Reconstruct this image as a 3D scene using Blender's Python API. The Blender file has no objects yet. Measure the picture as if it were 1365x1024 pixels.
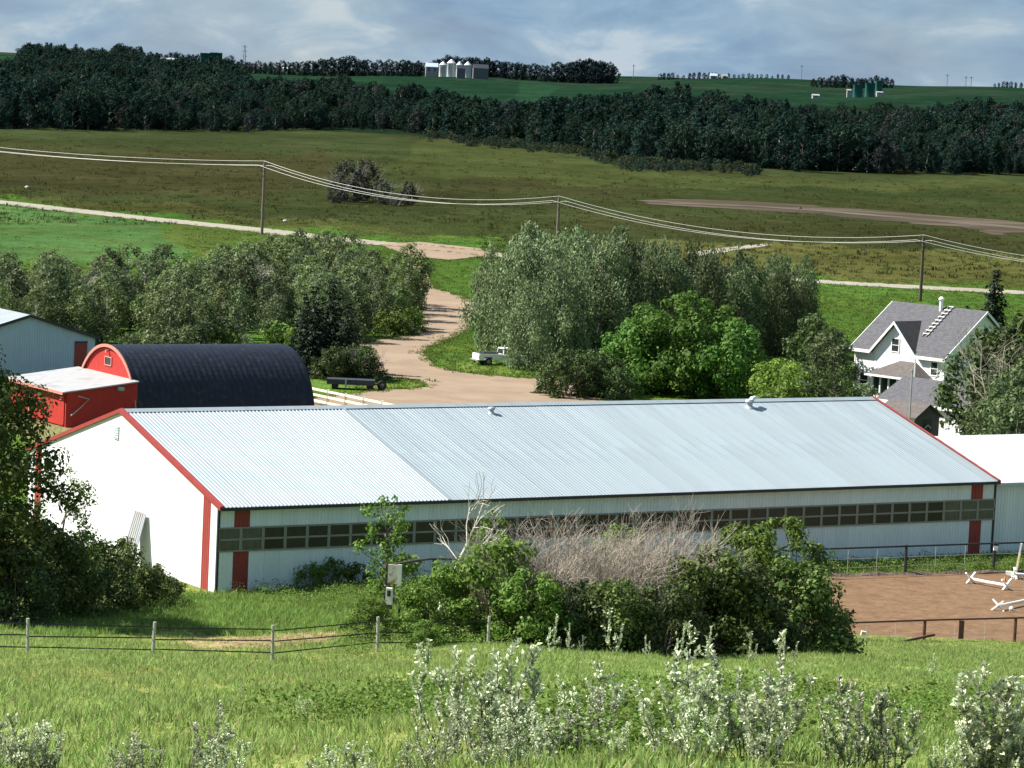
import bpy, math, random
import numpy as np
from mathutils import Vector, Matrix

sc = bpy.context.scene
COL = sc.collection
rad = math.radians

# ------------------------------------------------------------------ camera, sky, sun, exposure
F, PITCH, ROLL, CAMH = 4354.0, rad(5.43), rad(2.68), 27.55      # focal length in pixels of a 1365 wide picture
cp, sp = math.cos(PITCH), math.sin(PITCH)
FW = np.array([0, cp, -sp]); UP = np.array([0, sp, cp]); RT = np.array([1.0, 0, 0])
c_, s_ = math.cos(ROLL), math.sin(ROLL)
CR = c_ * RT + s_ * UP
CU = -s_ * RT + c_ * UP
cam = bpy.data.cameras.new('camera')
cam.lens = F / 1365 * 36
cam.sensor_width = 36
cam.clip_start = 1
cam.clip_end = 30000
camo = bpy.data.objects.new('camera', cam)
COL.objects.link(camo)
m = Matrix(((CR[0], CU[0], -FW[0], 0), (CR[1], CU[1], -FW[1], 0), (CR[2], CU[2], -FW[2], CAMH), (0, 0, 0, 1)))
camo.matrix_world = m
sc.camera = camo

SUN_EL = rad(44)
SUN_DIR = np.array([-0.978, 0.208])                               # where the sun stands, over the ground
SUN_DIR = SUN_DIR / np.linalg.norm(SUN_DIR)
sl = bpy.data.lights.new('sun', 'SUN'); sl.energy = 5.0; sl.angle = rad(0.53); sl.color = (1.0, 0.955, 0.88)
so = bpy.data.objects.new('sun', sl); COL.objects.link(so)
sd = Vector((SUN_DIR[0] * math.cos(SUN_EL), SUN_DIR[1] * math.cos(SUN_EL), math.sin(SUN_EL)))
so.rotation_euler = sd.to_track_quat('Z', 'Y').to_euler()
so.location = (0, 0, 200)

w = bpy.data.worlds.new('World'); sc.world = w; w.use_nodes = True
nt = w.node_tree; nt.nodes.clear()
def N(t, kind, **kw):
    n = t.nodes.new(kind)
    for k, v in kw.items(): setattr(n, k, v)
    return n
out = N(nt, 'ShaderNodeOutputWorld'); bg = N(nt, 'ShaderNodeBackground'); bg.inputs['Strength'].default_value = 0.05
sky = N(nt, 'ShaderNodeTexSky', sky_type='NISHITA', sun_disc=False)
sky.sun_elevation = SUN_EL; sky.sun_rotation = math.atan2(SUN_DIR[0], SUN_DIR[1]); sky.altitude = 600; sky.dust_density = 0.6; sky.air_density = 1.0
tc = N(nt, 'ShaderNodeTexCoord')
mp = N(nt, 'ShaderNodeMapping'); mp.inputs['Scale'].default_value = (1, 1, 2.5); mp.inputs['Location'].default_value = (3.7, 1.3, 0.4)
nz = N(nt, 'ShaderNodeTexNoise'); nz.inputs['Scale'].default_value = 24; nz.inputs['Detail'].default_value = 8; nz.inputs['Roughness'].default_value = 0.55
nz.inputs['Distortion'].default_value = 0.35
rp = N(nt, 'ShaderNodeValToRGB')
e = rp.color_ramp.elements
e[0].position = 0.33; e[0].color = (1.55, 2.5, 3.85, 1)          # grey blue undersides
e[1].position = 0.66; e[1].color = (4.1, 4.95, 5.7, 1)          # lit cloud
k = e.new(0.47); k.color = (2.0, 3.15, 4.5, 1)
k = e.new(0.56); k.color = (2.5, 3.7, 4.95, 1)
cov = N(nt, 'ShaderNodeTexNoise'); cov.inputs['Scale'].default_value = 7; cov.inputs['Detail'].default_value = 4
cr = N(nt, 'ShaderNodeMapRange'); cr.inputs['From Min'].default_value = 0.36; cr.inputs['From Max'].default_value = 0.56
cr.inputs['To Min'].default_value = 0.72; cr.inputs['To Max'].default_value = 0.96
mx = N(nt, 'ShaderNodeMix', data_type='RGBA')
L = nt.links.new
L(tc.outputs['Generated'], mp.inputs['Vector']); L(mp.outputs['Vector'], nz.inputs['Vector']); L(mp.outputs['Vector'], cov.inputs['Vector'])
L(nz.outputs['Fac'], rp.inputs['Fac']); L(cov.outputs['Fac'], cr.inputs['Value'])
L(cr.outputs['Result'], mx.inputs['Factor']); L(sky.outputs['Color'], mx.inputs[6]); L(rp.outputs['Color'], mx.inputs[7])
L(mx.outputs[2], bg.inputs['Color']); L(bg.outputs['Background'], out.inputs['Surface'])

sc.view_settings.view_transform = 'Standard'
sc.view_settings.look = 'None'
sc.view_settings.gamma = 1
sc.view_settings.use_curve_mapping = False
sc.view_settings.exposure = 1.3
sc.render.engine = 'CYCLES'
sc.cycles.max_bounces = 6
sc.cycles.diffuse_bounces = 3
sc.cycles.transparent_max_bounces = 4
sc.cycles.use_denoising = True
try:
    sc.cycles.denoiser = 'OPENIMAGEDENOISE'
    sc.cycles.denoising_input_passes = 'RGB_ALBEDO_NORMAL'
except Exception:
    sc.cycles.use_denoising = False

# ------------------------------------------------------------------ where things are
def project(X):
    d = np.asarray(X, float) - np.array([0, 0, CAMH])
    z = d @ FW
    return 682.5 + F * (d @ CR) / z, 512 - F * (d @ CU) / z
def ray(px, py):
    return FW * F + CR * (px - 682.5) - CU * (py - 512)
def P(px, py, z=0.0):
    """the point at height z that stands at this place of the view"""
    r = ray(px, py); t = (z - CAMH) / r[2]
    return np.array([r[0] * t, r[1] * t, z])

BARN = np.array([-14.844, 167.6]); BYAW = 0.56
BL, BW, BH, BR = 52.15, 24.39, 4.6, 8.19
ba = np.array([math.cos(BYAW), math.sin(BYAW)]); bb = np.array([-ba[1], ba[0]])

def _z(px, py, D):
    r = ray(px, py); return CAMH + r[2] * D / r[1]
_NEAR_L = [(-70, 27), (-20, 26.6), (0, 25.9), (38, 19.25), (70, 13.5), (100, 8.5), (113, 6.4), (125, 4.7), (150, 1.75), (163, 0.3), (168, 0), (1000, 0)]
_NEAR_R = [(-70, 27), (-20, 26.6), (0, 25.9), (38, 19.5), (70, 14.0), (100, 9.2), (125, 5.2), (148, 1.7), (158, 0.35), (162, 0), (1000, 0)]
_COLS = {
    -300: _NEAR_L + [(1150, 1), (1500, 7), (2000, 16), (2600, 27), (3200, 28), (5000, 24), (12000, 0)],
    0: _NEAR_L + [(1140, 0.3), (1500, 5), (2000, _z(0, 98, 2000)), (2600, _z(0, 76, 2600)), (3200, 24), (5000, 20), (12000, -5)],
    340: _NEAR_L + [(1250, 0.5), (1600, 5), (2000, _z(340, 113, 2000)), (2500, _z(340, 98, 2500)), (3200, _z(340, 93, 3200)), (5000, 18), (12000, -5)],
    682: _NEAR_R + [(1250, 0.3), (1500, 5), (1750, _z(682, 138, 1750)), (2700, _z(682, 101, 2700)), (3300, _z(682, 99, 3300)), (5000, 22), (12000, -5)],
    1020: _NEAR_R + [(1100, 0.5), (1400, 8), (1750, _z(1020, 133, 1750)), (2750, _z(1020, 106, 2750)), (3300, 31), (5000, 24), (12000, -5)],
    1365: _NEAR_R + [(1130, 0.5), (1450, 12), (1800, _z(1365, 130, 1800)), (2600, _z(1365, 119, 2600)), (3300, 32), (5000, 24), (12000, -5)],
    1700: _NEAR_R + [(1130, 0.5), (1450, 12), (1800, 28), (2600, 35), (3300, 33), (5000, 24), (12000, -5)],
}
_S = np.concatenate([np.arange(-70, 1000, 1.0), np.arange(1000, 12001, 10.0)])
_T = []
for _k in _COLS:
    _a = np.array(_COLS[_k], float)
    _v = np.interp(_S, _a[:, 0], _a[:, 1])
    _n = 9
    _v2 = np.convolve(np.pad(_v, _n, mode='edge'), np.ones(2 * _n + 1) / (2 * _n + 1), mode='valid')
    _v2 = np.where((_S > 163) & (_S < 985), 0, _v2)
    _T.append(_v2)
_T = np.array(_T)
_CU = np.array([(k - 682.5) / F for k in _COLS])
def terrain(x, y):
    x = np.asarray(x, float); y = np.asarray(y, float)
    u = np.clip(x / np.maximum(y, 40.0), _CU[0], _CU[-1])
    i = np.clip(np.searchsorted(_CU, u) - 1, 0, len(_CU) - 2)
    f = (u - _CU[i]) / (_CU[i + 1] - _CU[i]); f = f * f * (3 - 2 * f)
    s = np.where(y < 1000, np.clip(y + 70, 0, None), 1070 + (y - 1000) / 10.0)
    s = np.clip(s, 0, len(_S) - 1.001); j = s.astype(int); g = s - j
    z = (_T[i, j] * (1 - g) + _T[i, j + 1] * g) * (1 - f) + (_T[i + 1, j] * (1 - g) + _T[i + 1, j + 1] * g) * f
    nearw = np.clip((160 - y) / 30, 0, 1) * np.clip((y + 5) / 20, 0, 1)
    z = z + nearw * (0.16 * np.sin(x * 0.31 + y * 0.17) + 0.10 * np.sin(x * 0.83 - y * 0.41 + 1.3) + 0.05 * np.sin(1.9 * x + 1.1 * y))
    # the bank of grass between the hillside and the long wall of the barn
    bx = (x - BARN[0]) * ba[0] + (y - BARN[1]) * ba[1]; by = (x - BARN[0]) * bb[0] + (y - BARN[1]) * bb[1]
    z = z + 0.85 * np.exp(-((bx - 13) / 8.5) ** 2 - ((by + 5.5) / 3.2) ** 2)
    farw = np.clip((y - 1150) / 300, 0, 1)
    z = z + farw * (1.0 * np.sin(x * 0.013 + y * 0.004) + 0.8 * np.sin(x * 0.029 - y * 0.007 + 2))
    return z
def G(px, py):
    """the ground at this place of the view"""
    r = ray(px, py); D = np.concatenate([np.arange(15, 400, 0.25), np.arange(400, 4500, 2.0)])
    x = r[0] / r[1] * D; z = CAMH + r[2] / r[1] * D
    k = np.nonzero(z < terrain(x, D))[0]
    i = k[0] if len(k) else len(D) - 1
    return np.array([x[i], D[i], float(terrain(x[i], D[i]))])
def at(px, D):
    """the ground at distance D below the column px"""
    x = (px - 682.5) / F * D
    for _ in range(4):
        z = float(terrain(x, D)); q, _y = project((x, D, z)); x += (px - q) / F * D
    return np.array([x, D, float(terrain(x, D))])
def pip(px, py, poly):
    inside = np.zeros(np.shape(px), bool); n = len(poly)
    for i in range(n):
        x0, y0 = poly[i]; x1, y1 = poly[(i + 1) % n]
        if y0 == y1: continue
        c = ((y0 > py) != (y1 > py)) & (px < (x1 - x0) * (py - y0) / (y1 - y0) + x0)
        inside ^= c
    return inside

# ------------------------------------------------------------------ helpers: materials
def mat(name, col, rough=0.7, metal=0.0, var=0.15, scale=4.0, bump=0.0, bscale=None, col2=None, spec=0.4, stretch=None, dirt=None, panels=0):
    m = bpy.data.materials.new(name); m.use_nodes = True; t = m.node_tree; b = t.nodes['Principled BSDF']
    b.inputs['Roughness'].default_value = rough; b.inputs['Metallic'].default_value = metal; b.inputs['Specular IOR Level'].default_value = spec
    co = N(t, 'ShaderNodeTexCoord'); mpn = N(t, 'ShaderNodeMapping')
    if stretch: mpn.inputs['Scale'].default_value = stretch
    t.links.new(co.outputs['Object'], mpn.inputs['Vector'])
    n = N(t, 'ShaderNodeTexNoise'); n.inputs['Scale'].default_value = scale; n.inputs['Detail'].default_value = 6; n.inputs['Roughness'].default_value = 0.6
    t.links.new(mpn.outputs['Vector'], n.inputs['Vector'])
    r = N(t, 'ShaderNodeValToRGB'); c2 = col2 or tuple(min(1, c * (1 + var)) for c in col); c1 = tuple(c * (1 - var) for c in col)
    if col2: c1 = col
    r.color_ramp.elements[0].position = 0.32; r.color_ramp.elements[0].color = (*c1, 1)
    r.color_ramp.elements[1].position = 0.68; r.color_ramp.elements[1].color = (*c2, 1)
    t.links.new(n.outputs['Fac'], r.inputs['Fac'])
    src = r.outputs['Color']
    if dirt:                                     # (colour, scale, threshold): blotches of wear
        n2 = N(t, 'ShaderNodeTexNoise'); n2.inputs['Scale'].default_value = dirt[1]; n2.inputs['Detail'].default_value = 8
        t.links.new(mpn.outputs['Vector'], n2.inputs['Vector'])
        r2 = N(t, 'ShaderNodeMapRange'); r2.inputs['From Min'].default_value = dirt[2]; r2.inputs['From Max'].default_value = dirt[2] + 0.12
        t.links.new(n2.outputs['Fac'], r2.inputs['Value'])
        mxx = N(t, 'ShaderNodeMix', data_type='RGBA'); mxx.inputs[7].default_value = (*dirt[0], 1)
        t.links.new(r2.outputs['Result'], mxx.inputs['Factor']); t.links.new(src, mxx.inputs[6]); src = mxx.outputs[2]
    if panels:
        oi = N(t, 'ShaderNodeObjectInfo'); mo = N(t, 'ShaderNodeMapRange'); mo.inputs['To Min'].default_value = 1 - panels; mo.inputs['To Max'].default_value = 1 + panels
        hv = N(t, 'ShaderNodeHueSaturation'); t.links.new(oi.outputs['Random'], mo.inputs['Value']); t.links.new(mo.outputs['Result'], hv.inputs['Value']); t.links.new(src, hv.inputs['Color']); src = hv.outputs['Color']
    t.links.new(src, b.inputs['Base Color'])
    if bump:
        nb = N(t, 'ShaderNodeTexNoise'); nb.inputs['Scale'].default_value = bscale or scale * 4; nb.inputs['Detail'].default_value = 4
        t.links.new(co.outputs['Object'], nb.inputs['Vector'])
        bp = N(t, 'ShaderNodeBump'); bp.inputs['Strength'].default_value = bump; bp.inputs['Distance'].default_value = 0.05
        t.links.new(nb.outputs['Fac'], bp.inputs['Height']); t.links.new(bp.outputs['Normal'], b.inputs['Normal'])
    return m
def leafmat(name, c1, c2, trans=0.3, rough=0.55, spec=0.3, c3=None):
    """leaves: a colour of its own for every leaf, some light passing through"""
    m = bpy.data.materials.new(name); m.use_nodes = True; t = m.node_tree; t.nodes.clear()
    o = N(t, 'ShaderNodeOutputMaterial'); g = N(t, 'ShaderNodeNewGeometry'); oi = N(t, 'ShaderNodeObjectInfo')
    r = N(t, 'ShaderNodeValToRGB'); r.color_ramp.elements[0].color = (*c1, 1); r.color_ramp.elements[1].color = (*c2, 1)
    r.color_ramp.elements[0].position = 0.1; r.color_ramp.elements[1].position = 0.9
    if c3: q = r.color_ramp.elements.new(0.97); q.color = (*c3, 1)
    t.links.new(g.outputs['Random Per Island'], r.inputs['Fac'])
    hs = N(t, 'ShaderNodeHueSaturation')
    mr = N(t, 'ShaderNodeMapRange'); mr.inputs['To Min'].default_value = 0.68; mr.inputs['To Max'].default_value = 1.32
    mh = N(t, 'ShaderNodeMapRange'); mh.inputs['To Min'].default_value = 0.485; mh.inputs['To Max'].default_value = 0.515
    t.links.new(oi.outputs['Random'], mr.inputs['Value']); t.links.new(mr.outputs['Result'], hs.inputs['Value'])
    t.links.new(oi.outputs['Random'], mh.inputs['Value']); t.links.new(mh.outputs['Result'], hs.inputs['Hue'])
    t.links.new(r.outputs['Color'], hs.inputs['Color'])
    b = N(t, 'ShaderNodeBsdfPrincipled'); b.inputs['Roughness'].default_value = rough; b.inputs['Specular IOR Level'].default_value = spec
    tr = N(t, 'ShaderNodeBsdfTranslucent'); mxs = N(t, 'ShaderNodeMixShader'); mxs.inputs[0].default_value = trans
    t.links.new(hs.outputs['Color'], b.inputs['Base Color']); t.links.new(hs.outputs['Color'], tr.inputs['Color'])
    t.links.new(b.outputs[0], mxs.inputs[1]); t.links.new(tr.outputs[0], mxs.inputs[2]); t.links.new(mxs.outputs[0], o.inputs['Surface'])
    return m

M = {}
M['white_metal'] = mat('white_metal', (0.68, 0.745, 0.76), 0.45, 0.0, 0.05, 1.2, stretch=(1, 1, 0.25), dirt=((0.56, 0.60, 0.59), 0.6, 0.62), panels=.04)
M['cream_metal'] = mat('cream_metal', (0.7469, 0.7415, 0.7466), 0.45, 0.0, 0.04, 0.8)
M['red_metal'] = mat('red_metal', (0.27, 0.040, 0.036), 0.5, 0.0, 0.1, 1.5)
M['new_roof'] = mat('new_roof', (0.305, 0.355, 0.38), 0.5, 0.2, 0.05, 0.7, panels=.03)
M['old_roof'] = mat('old_roof', (0.272, 0.318, 0.345), 0.5, 0.2, 0.05, 0.5, stretch=(2.5, 0.3, 1), dirt=((0.235, 0.280, 0.310), 0.8, 0.54), panels=.055)
M['annex_roof'] = mat('annex_roof', (0.391, 0.425, 0.442), 0.45, 0.1, 0.04, 0.8)
M['black_trim'] = mat('black_trim', (0.03, 0.032, 0.04), 0.5)
M['olive_frame'] = mat('olive_frame', (0.24, 0.24, 0.19), 0.6, 0, 0.12, 2)
M['screen'] = mat('screen', (0.016, 0.01512, 0.0105), 0.35, 0, 0.3, 3, spec=0.5, panels=.55)
M['screen_clear'] = mat('screen_clear', (0.10, 0.10, 0.072), 0.4, 0, 0.25, 2)
M['red_paint'] = mat('red_paint', (0.344, 0.01612, 0.009), 0.65, 0, 0.14, 2.5, dirt=((0.2924, 0.0186, 0.012), 2.0, 0.6))
M['red_pale'] = mat('red_pale', (0.48, 0.19, 0.15), 0.6, 0, 0.1, 3)
M['quonset'] = mat('quonset', (0.006, 0.008, 0.017), 0.5, 0.0, 0.4, 1.6, bump=0.5, bscale=4, spec=0.28, dirt=((0.018, 0.021, 0.030), 2.2, 0.56))
M['leanto_roof'] = mat('leanto_roof', (0.33, 0.33, 0.33), 0.55, 0.1, 0.08, 0.8, dirt=((0.26, 0.255, 0.25), 0.8, 0.55))
M['grey_metal'] = mat('grey_metal', (0.4136, 0.494, 0.6042), 0.5, 0.0, 0.05, 1)
M['white_paint'] = mat('white_paint', (0.78, 0.78, 0.76), 0.6, 0, 0.05, 2)
M['shingle'] = mat('shingle', (0.072, 0.071, 0.080), 0.85, 0, 0.25, 3.0, bump=0.3, bscale=12)
M['shingle_brown'] = mat('shingle_brown', (0.088, 0.075, 0.070), 0.85, 0, 0.25, 3.0, bump=0.3, bscale=12)
M['dark_wall'] = mat('dark_wall', (0.10, 0.105, 0.115), 0.7, 0, 0.15, 3)
M['glass'] = mat('glass', (0.03, 0.035, 0.04), 0.12, 0, 0.2, 2, spec=0.7)
M['pole_wood'] = mat('pole_wood', (0.165, 0.1312, 0.09375), 0.8, 0, 0.25, 4, stretch=(6, 6, 0.4))
M['pole_dark'] = mat('pole_dark', (0.084, 0.063, 0.0455), 0.8, 0, 0.25, 4, stretch=(6, 6, 0.4))
M['wire'] = mat('wire', (0.27, 0.27, 0.25), 0.5, 0.2, 0.05, 1)
M['grey_post'] = mat('grey_post', (0.36, 0.35, 0.29), 0.8, 0, 0.2, 6, stretch=(5, 5, 0.6))
M['dark_rail'] = mat('dark_rail', (0.028, 0.027, 0.030), 0.65, 0, 0.3, 2)
M['rust_rail'] = mat('rust_rail', (0.11, 0.045, 0.035), 0.65, 0, 0.3, 3)
M['rust_board'] = mat('rust_board', (0.70, 0.66, 0.58), 0.7, 0, 0.1, 5, dirt=((0.40, 0.19, 0.09), 4, 0.5))
M['jump_white'] = mat('jump_white', (0.80, 0.79, 0.74), 0.5, 0, 0.05, 4)
M['jump_yellow'] = mat('jump_yellow', (0.72, 0.62, 0.22), 0.5, 0, 0.08, 4)
M['orange'] = mat('orange', (0.75, 0.30, 0.14), 0.5, 0, 0.08, 4)
M['cream_fence'] = mat('cream_fence', (0.72, 0.68, 0.52), 0.6, 0, 0.06, 4)
M['tyre'] = mat('tyre', (0.018, 0.018, 0.018), 0.8)
M['trailer_grey'] = mat('trailer_grey', (0.26, 0.25, 0.24), 0.55, 0.1, 0.12, 3)
M['trailer_dark'] = mat('trailer_dark', (0.03, 0.032, 0.045), 0.5, 0, 0.2, 3)
M['green_tank'] = mat('green_tank', (0.02, 0.10, 0.085), 0.45, 0, 0.12, 0.5)
M['bin_metal'] = mat('bin_metal', (0.62, 0.64, 0.64), 0.4, 0.2, 0.06, 0.4)
M['bark'] = mat('bark', (0.15, 0.13, 0.11), 0.85, 0, 0.3, 5, stretch=(3, 3, 0.7))
M['bark_pale'] = mat('bark_pale', (0.42, 0.40, 0.36), 0.8, 0, 0.25, 5, stretch=(3, 3, 0.7))
M['twig'] = mat('twig', (0.25, 0.215, 0.205), 0.85, 0, 0.25, 2)
M['twig_pale'] = mat('twig_pale', (0.42, 0.38, 0.35), 0.85, 0, 0.2, 2)
M['birch'] = mat('birch', (0.60, 0.56, 0.50), 0.8, 0, 0.15, 3)
M['twig_grey'] = mat('twig_grey', (0.3671, 0.3142, 0.2593), 0.85, 0, 0.2, 2)
M['silver_stem'] = mat('silver_stem', (0.10, 0.075, 0.06), 0.85, 0, 0.25, 6)
M['stone'] = mat('stone', (0.5, 0.49, 0.46), 0.8, 0, 0.15, 3)
M['gravel'] = mat('gravel', (0.2266, 0.1691, 0.1206), 0.9, 0, 0.1, 0.35, bump=0.3, bscale=5, dirt=((0.2583, 0.1976, 0.1442), 0.12, 0.52), spec=0.03)
M['road'] = mat('road', (0.258, 0.238, 0.192), 0.9, 0, 0.10, 0.25, bump=0.3, bscale=5, dirt=((0.222, 0.205, 0.16), 0.1, 0.55), spec=0.03)
M['sand'] = mat('sand', (0.1554, 0.09711, 0.0581), 0.95, 0, 0.2, 1.3, bump=1.0, bscale=3.2, dirt=((0.1218, 0.0747, 0.04482), 0.5, 0.56), spec=0.03)
M['soil'] = mat('soil', (0.085, 0.058, 0.042), 0.95, 0, 0.3, 1.5, bump=0.8, bscale=4)
M['track'] = mat('track', (0.052, 0.042, 0.028), 0.95, 0, 0.25, 0.09, dirt=((0.090, 0.072, 0.054), 0.06, 0.5), stretch=(0.4, 1, 1), spec=0.03)

M['field_dirt'] = mat('field_dirt', (0.10, 0.082, 0.064), 0.95, 0, 0.25, 0.1, stretch=(0.5, 1, 1), spec=0.03)
M['leaf_grey'] = leafmat('leaf_grey', (0.069, 0.09682, 0.0368), (0.184, 0.2266, 0.0966), 0.3, spec=0.12)
M['leaf_willow'] = leafmat('leaf_willow', (0.0874, 0.13, 0.05632), (0.2576, 0.33, 0.1628), 0.3, spec=0.12)
M['leaf_poplar'] = leafmat('leaf_poplar', (0.05, 0.078, 0.034), (0.145, 0.185, 0.08), 0.3, spec=0.12)
M['leaf_maple'] = leafmat('leaf_maple', (0.0425, 0.0946, 0.0152), (0.1148, 0.2021, 0.038), 0.38, spec=0.12)
M['leaf_lime'] = leafmat('leaf_lime', (0.09, 0.145, 0.022), (0.2, 0.26, 0.045), 0.38, spec=0.12)
M['leaf_dark'] = leafmat('leaf_dark', (0.0299, 0.0552, 0.0187), (0.09775, 0.138, 0.0418), 0.25, spec=0.12)
M['leaf_shrub'] = leafmat('leaf_shrub', (0.05775, 0.1103, 0.0189), (0.1733, 0.2572, 0.04725), 0.36, spec=0.12)
M['leaf_shade'] = leafmat('leaf_shade', (0.0468, 0.0806, 0.0204), (0.143, 0.195, 0.048), 0.28, spec=0.12)
M['needle'] = leafmat('needle', (0.0072, 0.0168, 0.00975), (0.024, 0.0384, 0.0208), 0.1, spec=0.12)
M['leaf_forest'] = leafmat('leaf_forest', (0.00897, 0.02231, 0.01794), (0.02093, 0.04331, 0.03312), 0.12, spec=0.0)  # far wood, leaf_wood kinds too: cloud shade painted in; blue stands for haze
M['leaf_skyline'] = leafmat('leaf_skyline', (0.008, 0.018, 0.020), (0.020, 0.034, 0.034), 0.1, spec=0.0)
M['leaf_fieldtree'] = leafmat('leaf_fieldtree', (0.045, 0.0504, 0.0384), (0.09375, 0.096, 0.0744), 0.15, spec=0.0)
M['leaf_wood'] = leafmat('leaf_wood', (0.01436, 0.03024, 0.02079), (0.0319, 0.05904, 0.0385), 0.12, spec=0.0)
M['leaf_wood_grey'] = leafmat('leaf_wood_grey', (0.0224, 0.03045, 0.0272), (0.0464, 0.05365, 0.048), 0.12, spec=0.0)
M['leaf_silver'] = leafmat('leaf_silver', (0.2857, 0.3362, 0.2019), (0.6094, 0.663, 0.4442), 0.2, spec=0.35)
M['grass_blade'] = leafmat('grass_blade', (0.1569, 0.2372, 0.05341), (0.3238, 0.4312, 0.1335), 0.45, spec=.1, c3=(0.3846, 0.3665, 0.1681))
M['grass_green'] = leafmat('grass_green', (0.105, 0.180, 0.034), (0.225, 0.325, 0.085), 0.45, spec=.1)
M['lawn_blade'] = leafmat('lawn_blade', (0.050, 0.092, 0.017), (0.125, 0.175, 0.042), 0.4, spec=0.0)
M['field_blade'] = leafmat('field_blade', (0.0391, 0.04816, 0.0165), (0.0805, 0.0896, 0.0319), 0.3, spec=0.0)
M['leaf_edge'] = leafmat('leaf_edge', (0.030, 0.042, 0.022), (0.065, 0.080, 0.045), 0.15, spec=0.0)
M['leaf_olive'] = leafmat('leaf_olive', (0.0665, 0.1071, 0.0323), (0.1757, 0.231, 0.08075), 0.32, spec=.12)
M['weed_leaf'] = leafmat('weed_leaf', (0.075, 0.135, 0.022), (0.17, 0.25, 0.055), 0.38, spec=.1)

# ------------------------------------------------------------------ helpers: meshes and objects
class MB:
    def __init__(s): s.v = []; s.f = []
    def add(s, vs, fs):
        o = len(s.v); s.v += [tuple(map(float, p)) for p in vs]; s.f += [tuple(i + o for i in f) for f in fs]; return s
    def box(s, x0, x1, y0, y1, z0, z1):
        return s.add([(x0, y0, z0), (x1, y0, z0), (x1, y1, z0), (x0, y1, z0), (x0, y0, z1), (x1, y0, z1), (x1, y1, z1), (x0, y1, z1)],
                     [(0, 3, 2, 1), (4, 5, 6, 7), (0, 1, 5, 4), (1, 2, 6, 5), (2, 3, 7, 6), (3, 0, 4, 7)])
    def prism(s, poly, d):
        """a flat outline given thickness: poly in 3D, moved along d"""
        n = len(poly); d = np.array(d, float); a = [np.array(p, float) for p in poly]
        return s.add([*a, *[p + d for p in a]], [tuple(range(n))[::-1], tuple(range(n, 2 * n))] + [(i, (i + 1) % n, n + (i + 1) % n, n + i) for i in range(n)])
    def tube(s, pts, rs, n=6):
        pts = [np.array(p, float) for p in pts]
        if not hasattr(rs, '__len__'): rs = [rs] * len(pts)
        vs = []; fs = []
        for i, p in enumerate(pts):
            t = pts[min(i + 1, len(pts) - 1)] - pts[max(i - 1, 0)]; t = t / (np.linalg.norm(t) + 1e-9)
            a = np.cross(t, (0, 0, 1) if abs(t[2]) < 0.9 else (1, 0, 0)); a /= np.linalg.norm(a); b = np.cross(t, a)
            for k in range(n):
                q = 2 * math.pi * k / n; vs.append(p + rs[i] * (a * math.cos(q) + b * math.sin(q)))
        for i in range(len(pts) - 1):
            for k in range(n): fs.append((i * n + k, i * n + (k + 1) % n, (i + 1) * n + (k + 1) % n, (i + 1) * n + k))
        fs.append(tuple(range(n))[::-1]); fs.append(tuple(range((len(pts) - 1) * n, len(pts) * n)))
        return s.add(vs, fs)
    def beam(s, p, q, w, h):
        """a squared bar from p to q"""
        p = np.array(p, float); q = np.array(q, float); t = q - p; t /= np.linalg.norm(t)
        a = np.cross(t, (0, 0, 1) if abs(t[2]) < 0.95 else (1, 0, 0)); a /= np.linalg.norm(a); b = np.cross(a, t)
        c = [p + a * i * w / 2 + b * j * h / 2 for i, j in ((-1, -1), (1, -1), (1, 1), (-1, 1))]
        return s.prism(c, q - p)
    def lathe(s, prof, n=16):
        vs = []; fs = []
        for r, z in prof:
            for k in range(n): vs.append((r * math.cos(2 * math.pi * k / n), r * math.sin(2 * math.pi * k / n), z))
        for i in range(len(prof) - 1):
            for k in range(n): fs.append((i * n + k, i * n + (k + 1) % n, (i + 1) * n + (k + 1) % n, (i + 1) * n + k))
        return s.add(vs, fs)
    def mesh(s, name, m):
        me = bpy.data.meshes.new(name); me.from_pydata(s.v, [], s.f); me.materials.append(m); me.update(); return me
    def build(s, name, m, parent=None, smooth=False):
        me = s.mesh(name, m)
        if smooth: me.polygons.foreach_set('use_smooth', [True] * len(me.polygons))
        return obj(name, me, parent)
def obj(name, me, parent=None, loc=None):
    o = bpy.data.objects.new(name, me); COL.objects.link(o)
    if parent is not None: o.parent = parent
    if loc is not None: o.location = tuple(map(float, loc))
    return o
def tag(o, label=None, cat=None, group=None, kind=None):
    if label: o['label'] = label
    if cat: o['category'] = cat
    if group: o['group'] = group
    if kind: o['kind'] = kind
    return o
def thing(name, label, cat, loc=(0, 0, 0), rz=0.0, group=None):
    o = bpy.data.objects.new(name, None); COL.objects.link(o); o.empty_display_size = 0.5
    o.location = tuple(map(float, loc)); o.rotation_euler = (0, 0, rz)
    return tag(o, label, cat, group)
def raw_mesh(name, V, Fq, m):
    """a mesh of quads straight from arrays"""
    me = bpy.data.meshes.new(name); n = len(Fq)
    me.vertices.add(len(V)); me.vertices.foreach_set('co', np.asarray(V, np.float32).ravel())
    me.loops.add(n * 4); me.loops.foreach_set('vertex_index', np.asarray(Fq, np.int32).ravel())
    me.polygons.add(n); me.polygons.foreach_set('loop_start', np.arange(0, n * 4, 4, dtype=np.int32))
    me.materials.append(m); me.update(calc_edges=True); me.validate(); return me
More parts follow.
